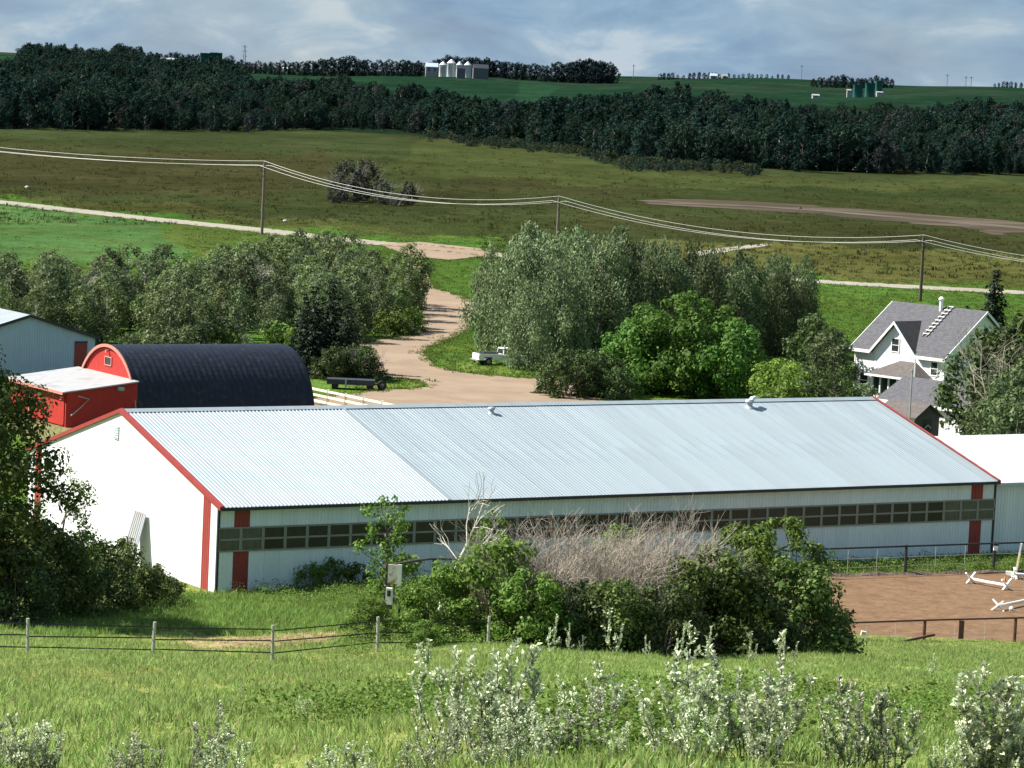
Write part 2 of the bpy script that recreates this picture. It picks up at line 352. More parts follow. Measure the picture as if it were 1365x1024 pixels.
# ------------------------------------------------------------------ the ground
def ground():
    D = np.concatenate([np.arange(-58, 36, 3.0), np.arange(36, 172, 0.85)])
    ypx = np.arange(702, 88, -1.5); D = np.concatenate([D, CAMH * F / ypx]); D = D[np.argsort(D)]
    D = np.concatenate([D, np.arange(D[-1] + 14, 4000, 16), np.geomspace(4050, 14000, 14)])
    fine = np.linspace(-0.172, 0.172, 330)
    co = np.concatenate([[-2.6, -1.6, -1.0, -0.7, -0.5, -0.38, -0.29, -0.24, -0.2], fine, [0.2, 0.24, 0.29, 0.38, 0.5, 0.7, 1.0, 1.6, 2.6]])
    X = co[None, :] * (D[:, None] + 62); Y = np.repeat(D[:, None], len(co), 1); Z = terrain(X, Y)
    V = np.stack([X, Y, Z], -1).reshape(-1, 3); n = len(co)
    i, j = np.meshgrid(np.arange(len(D) - 1), np.arange(n - 1), indexing='ij'); a = (i * n + j).ravel()
    me = raw_mesh('ground', V, np.stack([a, a + 1, a + n + 1, a + n], 1), gm)
    me.polygons.foreach_set('use_smooth', [True] * len(me.polygons))
    # what grows where (the plants' own colours; cloud shade painted in beyond the road)
    x, y = V[:, 0], V[:, 1]
    px, py = project_v(V); px = np.where(y < 20, -9999, px)
    rng = np.random.default_rng(3)
    jx = 26 * np.sin(px * 0.021 + py * 0.09) + 12 * np.sin(px * 0.06 - py * 0.2 + 1); jy = 2.6 * np.sin(px * 0.030 + 0.7) + 1.6 * np.sin(px * 0.083 + py * 0.05) + rng.normal(0, .5, len(px))
    C = np.zeros((len(V), 4), np.float32); C[:, 3] = 1
    def put(mask, col, a=1.0):
        C[mask, :3] = C[mask, :3] * (1 - a) + np.array(col) * a
    put(y < 99999, (0.150, 0.180, 0.052))
    put(y > 175, (0.070, 0.118, 0.022))
    put(y > 470, (0.029, 0.036, 0.0130))
    put((y > 1000), (0.029, 0.038, 0.0145))
    put(y > 1320, (0.010, 0.020, 0.011))
    put(y > 1650, (0.009, 0.026, 0.014))
    put(y > 3100, (0.025, 0.036, 0.022))
    qx, qy = px + jx * .5, py + jy
    def poly(pts, col, a=1.0, soft=True):
        put(pip(qx if soft else px, qy if soft else py, pts), col, a)
    poly([(-400, 250), (-200, 258), (0, 262), (200, 283), (400, 303), (640, 330), (700, 355), (1400, 385), (1700, 400), (1700, 480), (-400, 480)], (0.052, 0.098, 0.018))
    poly([(-400, 180), (0, 196), (300, 205), (440, 205), (430, 250), (300, 262), (0, 252), (-400, 240)], (0.032, 0.030, 0.013), .75)
    poly([(60, 262), (200, 270), (440, 296), (640, 318), (640, 330), (400, 306), (200, 286), (0, 266)], (0.052, 0.056, 0.018), .7)
    poly([(490, 314), (560, 313), (640, 317), (690, 330), (700, 337), (560, 327)], (0.050, 0.090, 0.017))
    poly([(560, 180), (700, 196), (860, 232), (1100, 240), (1500, 244), (1500, 250), (1000, 256), (700, 245), (500, 225)], (0.039, 0.048, 0.016), .9)
    poly([(560, 245), (700, 238), (900, 262), (840, 262), (700, 258), (560, 262)], (0.029, 0.029, 0.012), .8)
    poly([(880, 254), (1100, 262), (1500, 276), (1500, 268), (1000, 248)], (0.024, 0.034, 0.012), .8)
    poly([(760, 285), (1500, 318), (1500, 338), (1000, 318), (760, 300)], (0.032, 0.034, 0.013), .8)
    poly([(860, 322), (1000, 322), (1450, 345), (1450, 386), (1100, 372), (980, 352), (860, 345)], (0.078, 0.079, 0.024), .85)
    poly([(-300, 262), (0, 272), (120, 285), (205, 300), (245, 322), (235, 350), (-300, 352)], (0.050, 0.098, 0.030))
    poly([(225, 296), (400, 312), (430, 330), (330, 350), (250, 345)], (0.060, 0.080, 0.020), .8)
    poly([(300, 96), (520, 100), (520, 112), (300, 112)], (0.012, 0.032, 0.017), .8)
    poly([(600, 100), (1500, 124), (1500, 134), (900, 122), (600, 108)], (0.014, 0.029, 0.017), .8)
    poly([(690, 108), (760, 112), (740, 140), (690, 140)], (0.013, 0.037, 0.019), .9)
    poly([(-40, 96), (30, 96), (36, 112), (-40, 112)], (0.05, 0.05, 0.022), .8)
    poly([(-40, 76), (18, 76), (20, 97), (-40, 97)], (0.015, 0.040, 0.020), .9)
    poly([(560, 500), (650, 480), (720, 505), (650, 497)], (0.100, 0.135, 0.028), .7)
    poly([(490, 500), (585, 508), (570, 524), (490, 524)], (0.100, 0.135, 0.028), .8)
    poly([(-60, 878), (700, 872), (700, 905), (-60, 925)], (0.165, 0.175, 0.055), .8)
    poly([(200, 850), (450, 842), (470, 856), (260, 866)], (0.26, 0.19, 0.11), .75)
    poly([(560, 872), (1420, 862), (1420, 905), (560, 905)], (0.150, 0.200, 0.062), .7)
    poly([(30, 560), (160, 545), (160, 600), (30, 600)], (0.17, 0.15, 0.075), .8)
    poly([(980, 480), (1080, 480), (1080, 530), (980, 530)], (0.095, 0.15, 0.030), .8)
    at_ = me.color_attributes.new('zone', 'FLOAT_COLOR', 'POINT'); at_.data.foreach_set('color', C.ravel())
    return tag(obj('ground', me), kind='structure')
def project_v(V):
    d = V - np.array([0, 0, CAMH]); z = d @ FW; z = np.where(np.abs(z) < 1e-3, 1e-3, z)
    return 682.5 + F * (d @ CR) / z, 512 - F * (d @ CU) / z
gm = bpy.data.materials.new('ground_cover'); gm.use_nodes = True
t = gm.node_tree; b = t.nodes['Principled BSDF']; b.inputs['Roughness'].default_value = 0.95; b.inputs['Specular IOR Level'].default_value = 0.0
vc = N(t, 'ShaderNodeVertexColor', layer_name='zone'); co = N(t, 'ShaderNodeTexCoord')
val = None
for sc_, det, lo, hi, stretch in ((0.022, 6, 0.66, 1.32, (1, .55, 1)), (0.16, 5, 0.74, 1.26, (1, .8, 1)), (1.1, 5, 0.70, 1.30, (1, 1, 1)), (4.5, 3, 0.72, 1.28, (1, 1, 1))):
    mpn = N(t, 'ShaderNodeMapping'); mpn.inputs['Scale'].default_value = stretch
    n = N(t, 'ShaderNodeTexNoise'); n.inputs['Scale'].default_value = sc_; n.inputs['Detail'].default_value = det; n.inputs['Roughness'].default_value = 0.62
    r = N(t, 'ShaderNodeMapRange'); r.inputs['From Min'].default_value = 0.3; r.inputs['From Max'].default_value = 0.7; r.inputs['To Min'].default_value = lo; r.inputs['To Max'].default_value = hi
    t.links.new(co.outputs['Object'], mpn.inputs['Vector']); t.links.new(mpn.outputs['Vector'], n.inputs['Vector']); t.links.new(n.outputs['Fac'], r.inputs['Value'])
    if val is None: val = r.outputs['Result']
    else:
        mu = N(t, 'ShaderNodeMath', operation='MULTIPLY'); t.links.new(val, mu.inputs[0]); t.links.new(r.outputs['Result'], mu.inputs[1]); val = mu.outputs[0]
hs = N(t, 'ShaderNodeHueSaturation'); hn = N(t, 'ShaderNodeTexNoise'); hn.inputs['Scale'].default_value = 0.06; hn.inputs['Detail'].default_value = 5
hr = N(t, 'ShaderNodeMapRange'); hr.inputs['From Min'].default_value = 0.3; hr.inputs['From Max'].default_value = 0.7; hr.inputs['To Min'].default_value = 0.478; hr.inputs['To Max'].default_value = 0.524
t.links.new(co.outputs['Object'], hn.inputs['Vector']); t.links.new(hn.outputs['Fac'], hr.inputs['Value']); t.links.new(hr.outputs['Result'], hs.inputs['Hue'])
t.links.new(val, hs.inputs['Value']); t.links.new(vc.outputs['Color'], hs.inputs['Color']); t.links.new(hs.outputs['Color'], b.inputs['Base Color'])
bn = N(t, 'ShaderNodeTexNoise'); bn.inputs['Scale'].default_value = 2.6; bn.inputs['Detail'].default_value = 6; bp = N(t, 'ShaderNodeBump'); bp.inputs['Strength'].default_value = 0.9; bp.inputs['Distance'].default_value = 0.3
t.links.new(co.outputs['Object'], bn.inputs['Vector']); t.links.new(bn.outputs['Fac'], bp.inputs['Height']); t.links.new(bp.outputs['Normal'], b.inputs['Normal'])
GROUND = ground()

def sheet(name, outline, m, z=0.02, wob=0.25, step=1.2, seed=1):
    """a surface laid on the level yard: its outline densified and made a little uneven"""
    rng = random.Random(seed); pts = [Vector(p[:2]) for p in outline]; res = []
    for i, p in enumerate(pts):
        q = pts[(i + 1) % len(pts)]; n = max(1, int((q - p).length / step)); nrm = Vector((-(q - p).y, (q - p).x)).normalized()
        for k in range(n): res.append(p.lerp(q, k / n) + nrm * rng.uniform(-wob, wob))
    mb = MB(); mb.add([(p.x, p.y, z) for p in res], [tuple(range(len(res)))])
    return tag(mb.build(name, m), kind='structure')
def smooth_line(pts, n=8):
    out_ = []; p = [np.array(q, float) for q in pts]; p = [2 * p[0] - p[1]] + p + [2 * p[-1] - p[-2]]
    for i in range(1, len(p) - 2):
        for k in range(n):
            s = k / n; a, b_, c, d = p[i - 1:i + 3]
            out_.append(0.5 * ((2 * b_) + (c - a) * s + (2 * a - 5 * b_ + 4 * c - d) * s * s + (-a + 3 * b_ - 3 * c + d) * s ** 3))
    out_.append(p[-2]); return out_
def band(line, wd):
    l, r = [], []
    for i, p in enumerate(line):
        tt = line[min(i + 1, len(line) - 1)] - line[max(i - 1, 0)]; nn = np.array([-tt[1], tt[0]]) / np.linalg.norm(tt[:2])
        l.append(p[:2] + nn * wd / 2); r.append(p[:2] - nn * wd / 2)
    return l + r[::-1]
road_line = smooth_line([P(x, y)[:2] for x, y in ((-330, 246), (-160, 255), (0, 270), (100, 281), (200, 292), (350, 307.5), (420, 316), (520, 326), (600, 334), (690, 343), (900, 361), (1080, 375), (1200, 382), (1365, 390.5), (1600, 402), (1900, 415))])
sheet('gravel_road', band(road_line, 9.0), M['road'], 0.05, 0.4, 3.0, 2)
sheet('road_junction', [P(x, y) for x, y in ((505, 326), (560, 323), (640, 332), (655, 341), (600, 347), (545, 342))], M['track'] if False else M['gravel'], 0.08, 0.3, 2, 3)
sheet('driveway', [P(x, y) for x, y in ((548, 340), (562, 342), (572, 372), (580, 385), (598, 390), (620, 397), (634, 405), (640, 414), (640, 424), (632, 434), (612, 446), (590, 455), (572, 463), (566, 470), (568, 478), (580, 488), (600, 495), (640, 500), (690, 504), (730, 506), (800, 512), (820, 560), (700, 575), (300, 590), (300, 540), (430, 530), (514, 520),
      (548, 519), (574, 516), (560, 507), (500, 502), (470, 498), (474, 466), (484, 458), (515, 452), (546, 448), (560, 434), (561, 421), (556, 400), (548, 380))], M['gravel'], 0.03, 0.22, 1.2, 4)
sheet('dirt_track', [P(x, y) for x, y in ((852, 268), (900, 266.5), (960, 267), (1050, 272), (1100, 276), (1150, 279), (1250, 287), (1365, 297), (1600, 306), (1600, 322), (1365, 310), (1320, 314), (1296, 305), (1200, 296.5), (1100, 288), (1010, 281), (930, 276), (880, 273))], M['track'], 0.06, 2.6, 5, 5)
sheet('pale_track', [P(x, y) for x, y in ((890, 270.5), (1000, 274.5), (1100, 281), (1200, 289.5), (1300, 298), (1365, 303), (1600, 313), (1600, 316), (1365, 306), (1300, 301), (1200, 291.5), (1100, 283), (1000, 276), (890, 272))], M['field_dirt'], 0.12, .9, 4, 8)
sheet('field_approach', [P(x, y) for x, y in ((918, 337), (960, 331), (1020, 325), (1030, 327), (980, 334), (925, 343))], M['road'], 0.04, 0.4, 3, 6)
s_far = [P(x, y)[:2] for x, y in ((1040, 770), (1120, 768), (1250, 765), (1365, 763), (1600, 758))]
s_near = [P(x, y)[:2] for x, y in ((1600, 850), (1365, 857), (1180, 861), (1050, 866), (930, 868), (930, 790))]
sheet('sand_arena', s_far + s_near, M['sand'], 0.03, 0.15, 0.8, 7)
# the low ridge of dark soil along the back of the sand
mbr = MB(); rng = random.Random(5); ln = smooth_line(s_far, 40)
vs = []; fs = []
for i, p in enumerate(ln):
    h_ = 0.10 + 0.07 * rng.random() + .05 * math.sin(i * .37); wv = rng.uniform(-.05, .05)
    for dy, dz in ((-0.55, 0.0), (-0.3, 0.55), (0.0, 1.0), (0.35, 0.6), (0.7, 0.0)): vs.append((p[0], p[1] + dy + wv, dz * h_ + 0.02))
for i in range(len(ln) - 1):
    for k in range(4): fs.append((i * 5 + k, i * 5 + 5 + k, i * 5 + 6 + k, i * 5 + 1 + k))
mbr.add(vs, fs); tag(mbr.build('soil_ridge', M['soil']), kind='structure')

# ------------------------------------------------------------------ the long riding barn
def ribs(x0, x1, n, rw, rh, top=0.5):
    """a ribbed sheet seen from its edge: (across, out)"""
    o = [(x0, 0.0)]; pitch = (x1 - x0) / n
    for k in range(n):
        c = x0 + (k + 0.5) * pitch
        o += [(c - rw / 2, 0), (c - rw / 2 * top, rh), (c + rw / 2 * top, rh), (c + rw / 2, 0)]
    return o + [(x1, 0.0)]
def profile_sheet(prof, f0, f1, m, name):
    """sweeps a ribbed edge from line f0(x, out) to line f1(x, out)"""
    mb = MB(); n = len(prof)
    mb.add([f0(*p) for p in prof] + [f1(*p) for p in prof], [(i, i + 1, n + i + 1, n + i) for i in range(n - 1)])
    return mb.mesh(name, m)
barn = thing('riding_barn', 'long white metal riding barn with red trim, ribbed roof and a band of dark windows', 'barn', (*BARN, 0), BYAW)
np_ = 57; pw = BL / np_
w0, w1 = 2.18, 3.40
wp = ribs(0.003, pw - 0.003, 4, 0.075, 0.022)
def wallmesh(z0, z1, m): return profile_sheet(wp, lambda x, o: (x, -o, z0), lambda x, o: (x, -o, z1), m, 'wall_panel')
lowm, upm = wallmesh(0, w0 - .03, M['white_metal']), wallmesh(w1 + .03, BH - .02, M['white_metal'])
lowr, upr = wallmesh(0, w0 - .03, M['red_metal']), wallmesh(w1 + .03, BH - .02, M['red_metal'])
for i in range(np_):
    red = i in (1, np_ - 2)
    for me in ((lowr, upr) if red else (lowm, upm)):
        o = obj('wall_panel', me, barn, (i * pw, 0, 0))
        if red: o['label'] = 'dark red wall panel'
# gable end, its panels cut to the slope
ng = 27; gw = BW / ng; slope = (BR - BH) / (BW / 2)
for i in range(ng):
    pr = ribs(i * gw + .003, (i + 1) * gw - .003, 4, 0.075, 0.011)
    top = lambda y: BH + slope * (BW / 2 - abs(y - BW / 2)) - 0.03
    red = i in (1, ng - 2)
    me = profile_sheet(pr, lambda y, o: (-o, y, -0.5), lambda y, o: (-o, y, top(y)), M['red_metal'] if red else M['cream_metal'], 'wall_panel')
    o = obj('wall_panel', me, barn)
    if red: o['label'] = 'red wall panel of the gable'
MB().add([(BL, 0, 0), (BL, BW, 0), (BL, BW, BH), (BL, BW / 2, BR - .05), (BL, 0, BH)], [(0, 1, 2, 3, 4)]).build('rear_gable', M['white_metal'], barn)
MB().add([(0, BW, -0.5), (BL, BW, -0.5), (BL, BW, BH), (0, BW, BH)], [(0, 1, 2, 3)]).build('rear_wall', M['white_metal'], barn)
# roof: two courses of ribbed sheets on the near slope
rl = math.hypot(BW / 2, BR - BH); cs, sn = (BW / 2) / rl, (BR - BH) / rl
OH = 0.35
def roofmesh(a, b_, rh, rw, m, lift=0.0):
    pr = ribs(0.002, pw - 0.002, 4, rw, rh)
    f = lambda d: (lambda x, o: (x, d * cs - (o + lift) * sn, BH + d * sn + (o + lift) * cs))
    return profile_sheet(pr, f(a), f(b_), m, 'roof_panel')
mid = rl * 0.47
R_ = {k: (roofmesh(-OH, mid, rh, rw, m, 0.012), roofmesh(mid - 0.1, rl, rh, rw, m)) for k, rh, rw, m in (('new', 0.042, 0.085, M['new_roof']), ('old', 0.010, 0.05, M['old_roof']))}
for i in range(np_):
    for me in R_['new' if i < 15 else 'old']:
        o = obj('roof_panel', me, barn, (i * pw, 0, 0))
        o.location.z = random.Random(i).uniform(0, .006)
pr = ribs(0, BL, 171, 0.075, 0.02)
obj('rear_roof', profile_sheet(pr, lambda x, o: (x, BW / 2 + o * sn, BR + o * cs), lambda x, o: (x, BW + OH * cs + o * sn, BH - OH * sn + o * cs), M['old_roof'], 'rear_roof'), barn)
mb = MB(); mb.prism([(-.12, BW / 2 - .42, BR - .42 * slope + .055), (-.12, BW / 2, BR + .085), (-.12, BW / 2 + .42, BR - .42 * slope + .055), (-.12, BW / 2, BR + .05)], (BL + .24, 0, 0)); mb.build('ridge_cap', M['old_roof'], barn)
def rake(x, sgn, side):
    y0 = BW / 2; y1 = (BW / 2) - side * (BW / 2 + .37); z1 = BH - .37 * slope
    d = 0.09
    p = [(x, y0, BR + d), (x, y1, z1 + d), (x, y1, z1 - .13), (x, y0, BR - .13)]
    mb = MB(); mb.prism(p, (sgn * 0.10, 0, 0)); p2 = [(x, y0, BR + d + .004), (x, y1, z1 + d + .004), (x, y1, z1 + d + .03), (x, y0, BR + d + .03)]
    mb.prism(p2, (-sgn * 0.16, 0, 0)); mb.build('rake_trim', M['red_metal'], barn)
for side in (1, -1): rake(-.03, -1, side); rake(BL + .03, 1, side)
MB().box(-.02, BL + .02, -OH * cs - .03, -OH * cs + .02, BH - OH * sn - .16, BH - OH * sn - .005).build('eave_trim', M['black_trim'], barn)
MB().box(-.02, BL + .02, -OH * cs + .021, -.03, BH - OH * sn - .13, BH - OH * sn - .11).build('soffit', M['grey_metal'], barn)
for x0 in (-.06, BL - .06):
    MB().box(x0, x0 + .13, -.07, .06, -.3, BH - .02).build('corner_trim', M['black_trim'], barn)
mb = MB(); mb.prism([(15 * pw - .05, -OH * cs - .012 * sn, BH - OH * sn + .045), (15 * pw + .05, -OH * cs, BH - OH * sn + .045), (15 * pw + .05, BW / 2 - .4, BR - .4 * slope + .045), (15 * pw - .05, BW / 2 - .4, BR - .4 * slope + .045)], (0, 0, .025)); mb.build('roof_seam', M['new_roof'], barn)
# windows: forty frames with a screen above and one below the rail
nw = 40; ww = BL / nw; ft = 0.085
fm = MB()
fm.box(0, ww, -.075, 0, w0 - .03, w0 + .05); fm.box(0, ww, -.075, 0, w1 - .05, w1 + .03)
fm.box(0, ww, -.065, 0, (w0 + w1) / 2 - .05, (w0 + w1) / 2 + .05)
fm.box(0, ft, -.070, -.002, w0 + .05, (w0 + w1) / 2 - .05); fm.box(ww - ft, ww, -.070, -.002, w0 + .05, (w0 + w1) / 2 - .05)
fm.box(0, ft, -.070, -.002, (w0 + w1) / 2 + .05, w1 - .05); fm.box(ww - ft, ww, -.070, -.002, (w0 + w1) / 2 + .05, w1 - .05)
fme = fm.mesh('window', M['olive_frame'])
pm = {}
for key in ('screen', 'screen_clear'):
    pm[key] = (MB().box(ft, ww - ft, -.03, -.015, w0 + .05, (w0 + w1) / 2 - .05).mesh('pane', M[key]), MB().box(ft, ww - ft, -.03, -.015, (w0 + w1) / 2 + .05, w1 - .05).mesh('pane', M[key]))
for i in range(nw):
    f = obj('window', fme, barn, (i * ww, 0, 0))
    for j, me in enumerate(pm['screen_clear' if i in (0, 37, 38, 39) or (i == 1 and True) else 'screen']):
        obj('pane', me, f)
MB().add([(0, .05, w0 - .1), (BL, .05, w0 - .1), (BL, .05, w1 + .1), (0, .05, w1 + .1)], [(0, 1, 2, 3)]).build('window_backing', M['black_trim'], barn)
# louvre high on the gable
mb = MB(); mb.box(-.07, -.025, 12.35, 12.95, 6.55, 7.30); lv = mb.build('gable_louvre', M['white_metal'], barn)
mb = MB()
for k in range(5): mb.beam((-.09, 12.42, 6.65 + k * .135), (-.09, 12.88, 6.65 + k * .135), .03, .05)
mb.build('slat', M['grey_metal'], lv)
# roof vents just below the ridge
def on_roof(px, py):
    """the place on the near slope seen at this pixel, in the barn's own frame"""
    r = ray(px, py); o = np.array([0, 0, CAMH]); bestd = None
    n = np.array([-bb[0] * sn, -bb[1] * sn, cs]); p0 = np.array([*BARN, BH]); tt = ((p0 - o) @ n) / (r @ n); q = o + r * tt - np.array([*BARN, 0])
    return q[:2] @ ba, q[:2] @ bb, q[2]
for k, (px, py, s) in enumerate(((655, 551, .72), (999, 543, .95))):
    x, y, z = on_roof(px, py)
    mb = MB(); mb.lathe([(.20 * s, -.2), (.20 * s, .28 * s), (.27 * s, .29 * s), (.30 * s, .38 * s), (.24 * s, .50 * s), (.0, .54 * s)], 14)
    mb.lathe([(.34 * s, -.06), (.22 * s, .07)], 14)
    o = mb.build('roof_vent', M['annex_roof'], barn); o.location = (x, y, z)
    if k == 1:
        e_ = MB().tube([(.0, 0, .3), (.25, .1, .52), (.6, .35, .55)], [.16, .15, .13], 8).build('vent_elbow', M['white_metal'], o)
# a grey sheet leaning on the gable
lean = thing('leaning_sheet', 'grey metal sheet leaning against the white gable of the riding barn', 'sheet', (*(BARN - ba * 0.9 + bb * 9.0), 0.0), BYAW)
pr = ribs(-0.75, 0.75, 6, 0.09, 0.03)
obj('ribbed_sheet', profile_sheet(pr, lambda y, o: (-o, y, 0.3), lambda y, o: (.75 - o, y * .92, 3.0), M['leanto_roof'], 'ribbed_sheet'), lean)
MB().beam((0.04, -.7, .32), (.77, -.64, 3.0), .06, .06).build('sheet_brace', M['grey_metal'], lean)

# ------------------------------------------------------------------ the low annex beyond the barn's far end
annex = thing('barn_annex', 'low white annex with a bright roof at the far end of the riding barn', 'barn annex', (*(BARN + ba * (BL + .2)), 0), BYAW)
AL, AW, AH, AR = 24.0, 17.0, 4.45, 6.15
na = 26; aw = AL / na; asl = (AR - AH) / (AW / 2)
wpm = profile_sheet(ribs(.003, aw - .003, 4, .075, .022), lambda x, o: (x, .25 - o, 0), lambda x, o: (x, .25 - o, AH - .02), M['white_metal'], 'wall_panel')
rpm = profile_sheet(ribs(.002, aw - .002, 4, .075, .02), lambda x, o: (x, -.1, AH + o - .08), lambda x, o: (x, AW / 2, AR + o), M['annex_roof'], 'roof_panel')
for i in range(na):
    obj('wall_panel', wpm, annex, (i * aw, 0, 0)); obj('roof_panel', rpm, annex, (i * aw, 0, 0))
MB().add([(0, AW / 2, AR), (AL, AW / 2, AR), (AL, AW, AH), (0, AW, AH)], [(0, 1, 2, 3)]).build('rear_roof', M['annex_roof'], annex)
MB().add([(AL, .25, 0), (AL, AW, 0), (AL, AW, AH), (AL, AW / 2, AR - .03), (AL, .25, AH - .03)], [(0, 1, 2, 3, 4)]).build('end_wall', M['white_metal'], annex)
MB().add([(0, AW, 0), (AL, AW, 0), (AL, AW, AH), (0, AW, AH)], [(0, 1, 2, 3)]).build('rear_wall', M['white_metal'], annex)
MB().box(0, AL, -.13, -.11, AH - .24, AH - .085).build('eave_trim', M['grey_metal'], annex)
# ------------------------------------------------------------------ the red barn under a black arched roof
QX, QD, QR, QL = -30.7, 247.1, 5.5, 14.9
qb = thing('quonset_barn', 'red barn under a black arched quonset roof', 'barn', (QX, QD, 0), BYAW)
def arc(r, n=28, squeeze=1.02):                   # outline of the arch, across (y) and up (z)
    return [(-r * math.cos(math.pi * k / n), r * squeeze * math.sin(math.pi * k / n) ** 0.96) for k in range(n + 1)]
g = arc(QR - .06)
MB().prism([(0.0, y, z) for y, z in g], (0.15, 0, 0)).build('gable_wall', M['red_paint'], qb)
MB().prism([(QL - .2, y, z) for y, z in g], (0.15, 0, 0)).build('rear_wall', M['red_paint'], qb)
mb = MB(); vs = []; fs = []; nrib = 60; ar = arc(QR, 40)
for i in range(nrib + 1):                          # ribbed arched sheets
    x = -.12 + (QL + .24) * i / nrib; dr = 0.02 if i % 2 else -0.02
    for y, z in ar:
        f_ = 1 + dr / QR; vs.append((x, y * f_, z * f_))
na_ = len(ar)
for i in range(nrib):
    for k in range(na_ - 1): fs.append((i * na_ + k, i * na_ + k + 1, (i + 1) * na_ + k + 1, (i + 1) * na_ + k))
mb.add(vs, fs).build('arched_roof', M['quonset'], qb)
mb = MB(); o1, o2 = arc(QR + .06, 40), arc(QR - .16, 40)
for k in range(40): mb.prism([(-.2, *o1[k]), (-.2, *o1[k + 1]), (-.2, *o2[k + 1]), (-.2, *o2[k])], (.09, 0, 0))
mb.build('arch_trim', M['red_pale'], qb)
wf = MB()
wf.box(-.07, -.003, -.62, -.52, 4.02, 4.72); wf.box(-.07, -.003, .52, .62, 4.02, 4.72); wf.box(-.065, -.003, -.52, .52, 4.02, 4.10); wf.box(-.065, -.003, -.52, .52, 4.64, 4.72)
wf = wf.build('loft_window', M['red_pale'], qb); MB().box(-.03, -.003, -.52, .52, 4.10, 4.64).build('pane', M['black_trim'], wf)
MB().tube([(-.28, 0, 5.12), (-.02, 0, 5.16)], [.13, .08], 8).build('yard_light', M['red_pale'], qb)
# lean-to in front of it
LW, LD = 5.25, 5.7
MB().add([(0, -LW, 0), (-LD, -LW, 0), (-LD, -LW, 2.62), (0, -LW, 3.3), (0, -LW + .12, 0), (-LD, -LW + .12, 0), (-LD, -LW + .12, 2.62), (0, -LW + .12, 3.3)],
         [(0, 1, 2, 3), (7, 6, 5, 4), (3, 2, 6, 7)]).build('lean_to_side_wall', M['red_paint'], qb)
MB().add([(0, LW, 0), (-LD, LW, 0), (-LD, LW, 2.62), (0, LW, 3.3)], [(0, 1, 2, 3)]).build('lean_to_side_wall', M['red_paint'], qb)
MB().box(-LD, -LD + .12, -LW + .121, LW - .001, 0, 2.6).build('lean_to_front_wall', M['red_paint'], qb)
mb = MB(); ov = .45
mb.prism([(-LD - ov, -LW - .25, 2.62 - .12 * ov), (.0, -LW - .25, 3.32), (.0, LW + .25, 3.32), (-LD - ov, LW + .25, 2.62 - .12 * ov)], (0, 0, .09)); mb.build('lean_to_roof', M['leanto_roof'], qb)
mb = MB(); mb.beam((-LD - ov - .02, -LW - .25, 2.60 - .12 * ov), (-LD - ov - .02, LW + .25, 2.60 - .12 * ov), .06, .2); mb.build('lean_to_fascia', M['red_pale'], qb)
for y0, y1 in ((-4.9, -1.35), (-1.1, 1.2), (1.75, 4.6)):
    d = MB().box(-LD - .07, -LD - .003, y0, y1, .05, 2.3).build('barn_door', M['red_paint'], qb)
    mb = MB(); mb.beam((-LD - .09, y0 + .08, .15), (-LD - .09, y1 - .08, .15), .04, .1); mb.beam((-LD - .09, y0 + .08, 2.2), (-LD - .09, y1 - .08, 2.2), .04, .1); mb.build('door_batten', M['red_paint'], d)
MB().box(-LD - .10, -LD - .004, 1.36, 1.58, .05, 2.45).build('door_post', M['red_pale'], qb)
MB().box(-LD - .06, -LD - .004, -1.32, -1.13, .05, 2.4).build('door_gap', M['black_trim'], qb)
mb = MB(); mb.tube([(-LD - .15, -LW + .3, 2.25), (-LD - .35, -LW + .3, 2.2), (-LD - .38, -LW + .3, 2.05)], [.05, .09, .14], 8); mb.build('wall_lamp', M['red_pale'], qb)
mb = MB().tube([(-1.7, -LW - .14, 2.85), (-1.2, -LW - .14, 2.82)], .17, 8); mb.build('exhaust_cap', M['leanto_roof'], qb)
lad = thing('bent_pipe', 'pale bent pipe leaning on the dark red side of the lean-to', 'pipe', (0, 0, 0))
def qw(x, y, z): return (QX + ba[0] * x + bb[0] * y, QD + ba[1] * x + bb[1] * y, z)
MB().tube([qw(-5.5, -LW - .35, .9), qw(-4.7, -LW - .25, 1.5), qw(-4.0, -LW - .2, 2.1), qw(-4.9, -LW - .2, 2.35)], .05, 6).build('pipe', M['leanto_roof'], lad)

# ------------------------------------------------------------------ grey machine shed at the far left
ms = thing('machine_shed', 'pale grey machine shed with a dark red door behind the red barn', 'shed', (-40.3, 270.6, 0), BYAW)
SW, SE_, SR, SL = 6.1, 3.9, 5.72, 24.0
npn = 14; pwid = 2 * SW / npn
for i in range(npn):
    pr = ribs(-SW + i * pwid + .003, -SW + (i + 1) * pwid - .003, 4, .075, .022); top = lambda x: SE_ + (SR - SE_) * (1 - abs(x) / SW) - .03
    obj('wall_panel', profile_sheet(pr, lambda x, o: (x, -o, 0), lambda x, o: (x, -o, top(x)), M['grey_metal'], 'wall_panel'), ms)
for sgn in (-1, 1):
    MB().add([(sgn * SW, 0, 0), (sgn * SW, SL, 0), (sgn * SW, SL, SE_), (sgn * SW, 0, SE_)], [(0, 1, 2, 3)]).build('side_wall', M['white_metal'], ms)
    f = lambda y, o: (sgn * (SW + .25), y, SE_ - .075 + o); h_ = lambda y, o: (0, y, SR + o)
    obj('roof_slope', profile_sheet(ribs(-.2, SL, 70, .08, .025), f, h_, M['annex_roof'], 'roof_slope'), ms)
    mb = MB(); mb.prism([(0, -.26, SR + .05), (sgn * (SW + .3), -.26, SE_ - .04), (sgn * (SW + .3), -.26, SE_ - .30), (0, -.26, SR - .2)], (0, .06, 0)); mb.build('rake_trim', M['black_trim'], ms)
    MB().box(sgn * SW - .07, sgn * SW + .07, -.07, .05, 0, SE_ - .1).build('corner_trim', M['black_trim'], ms)
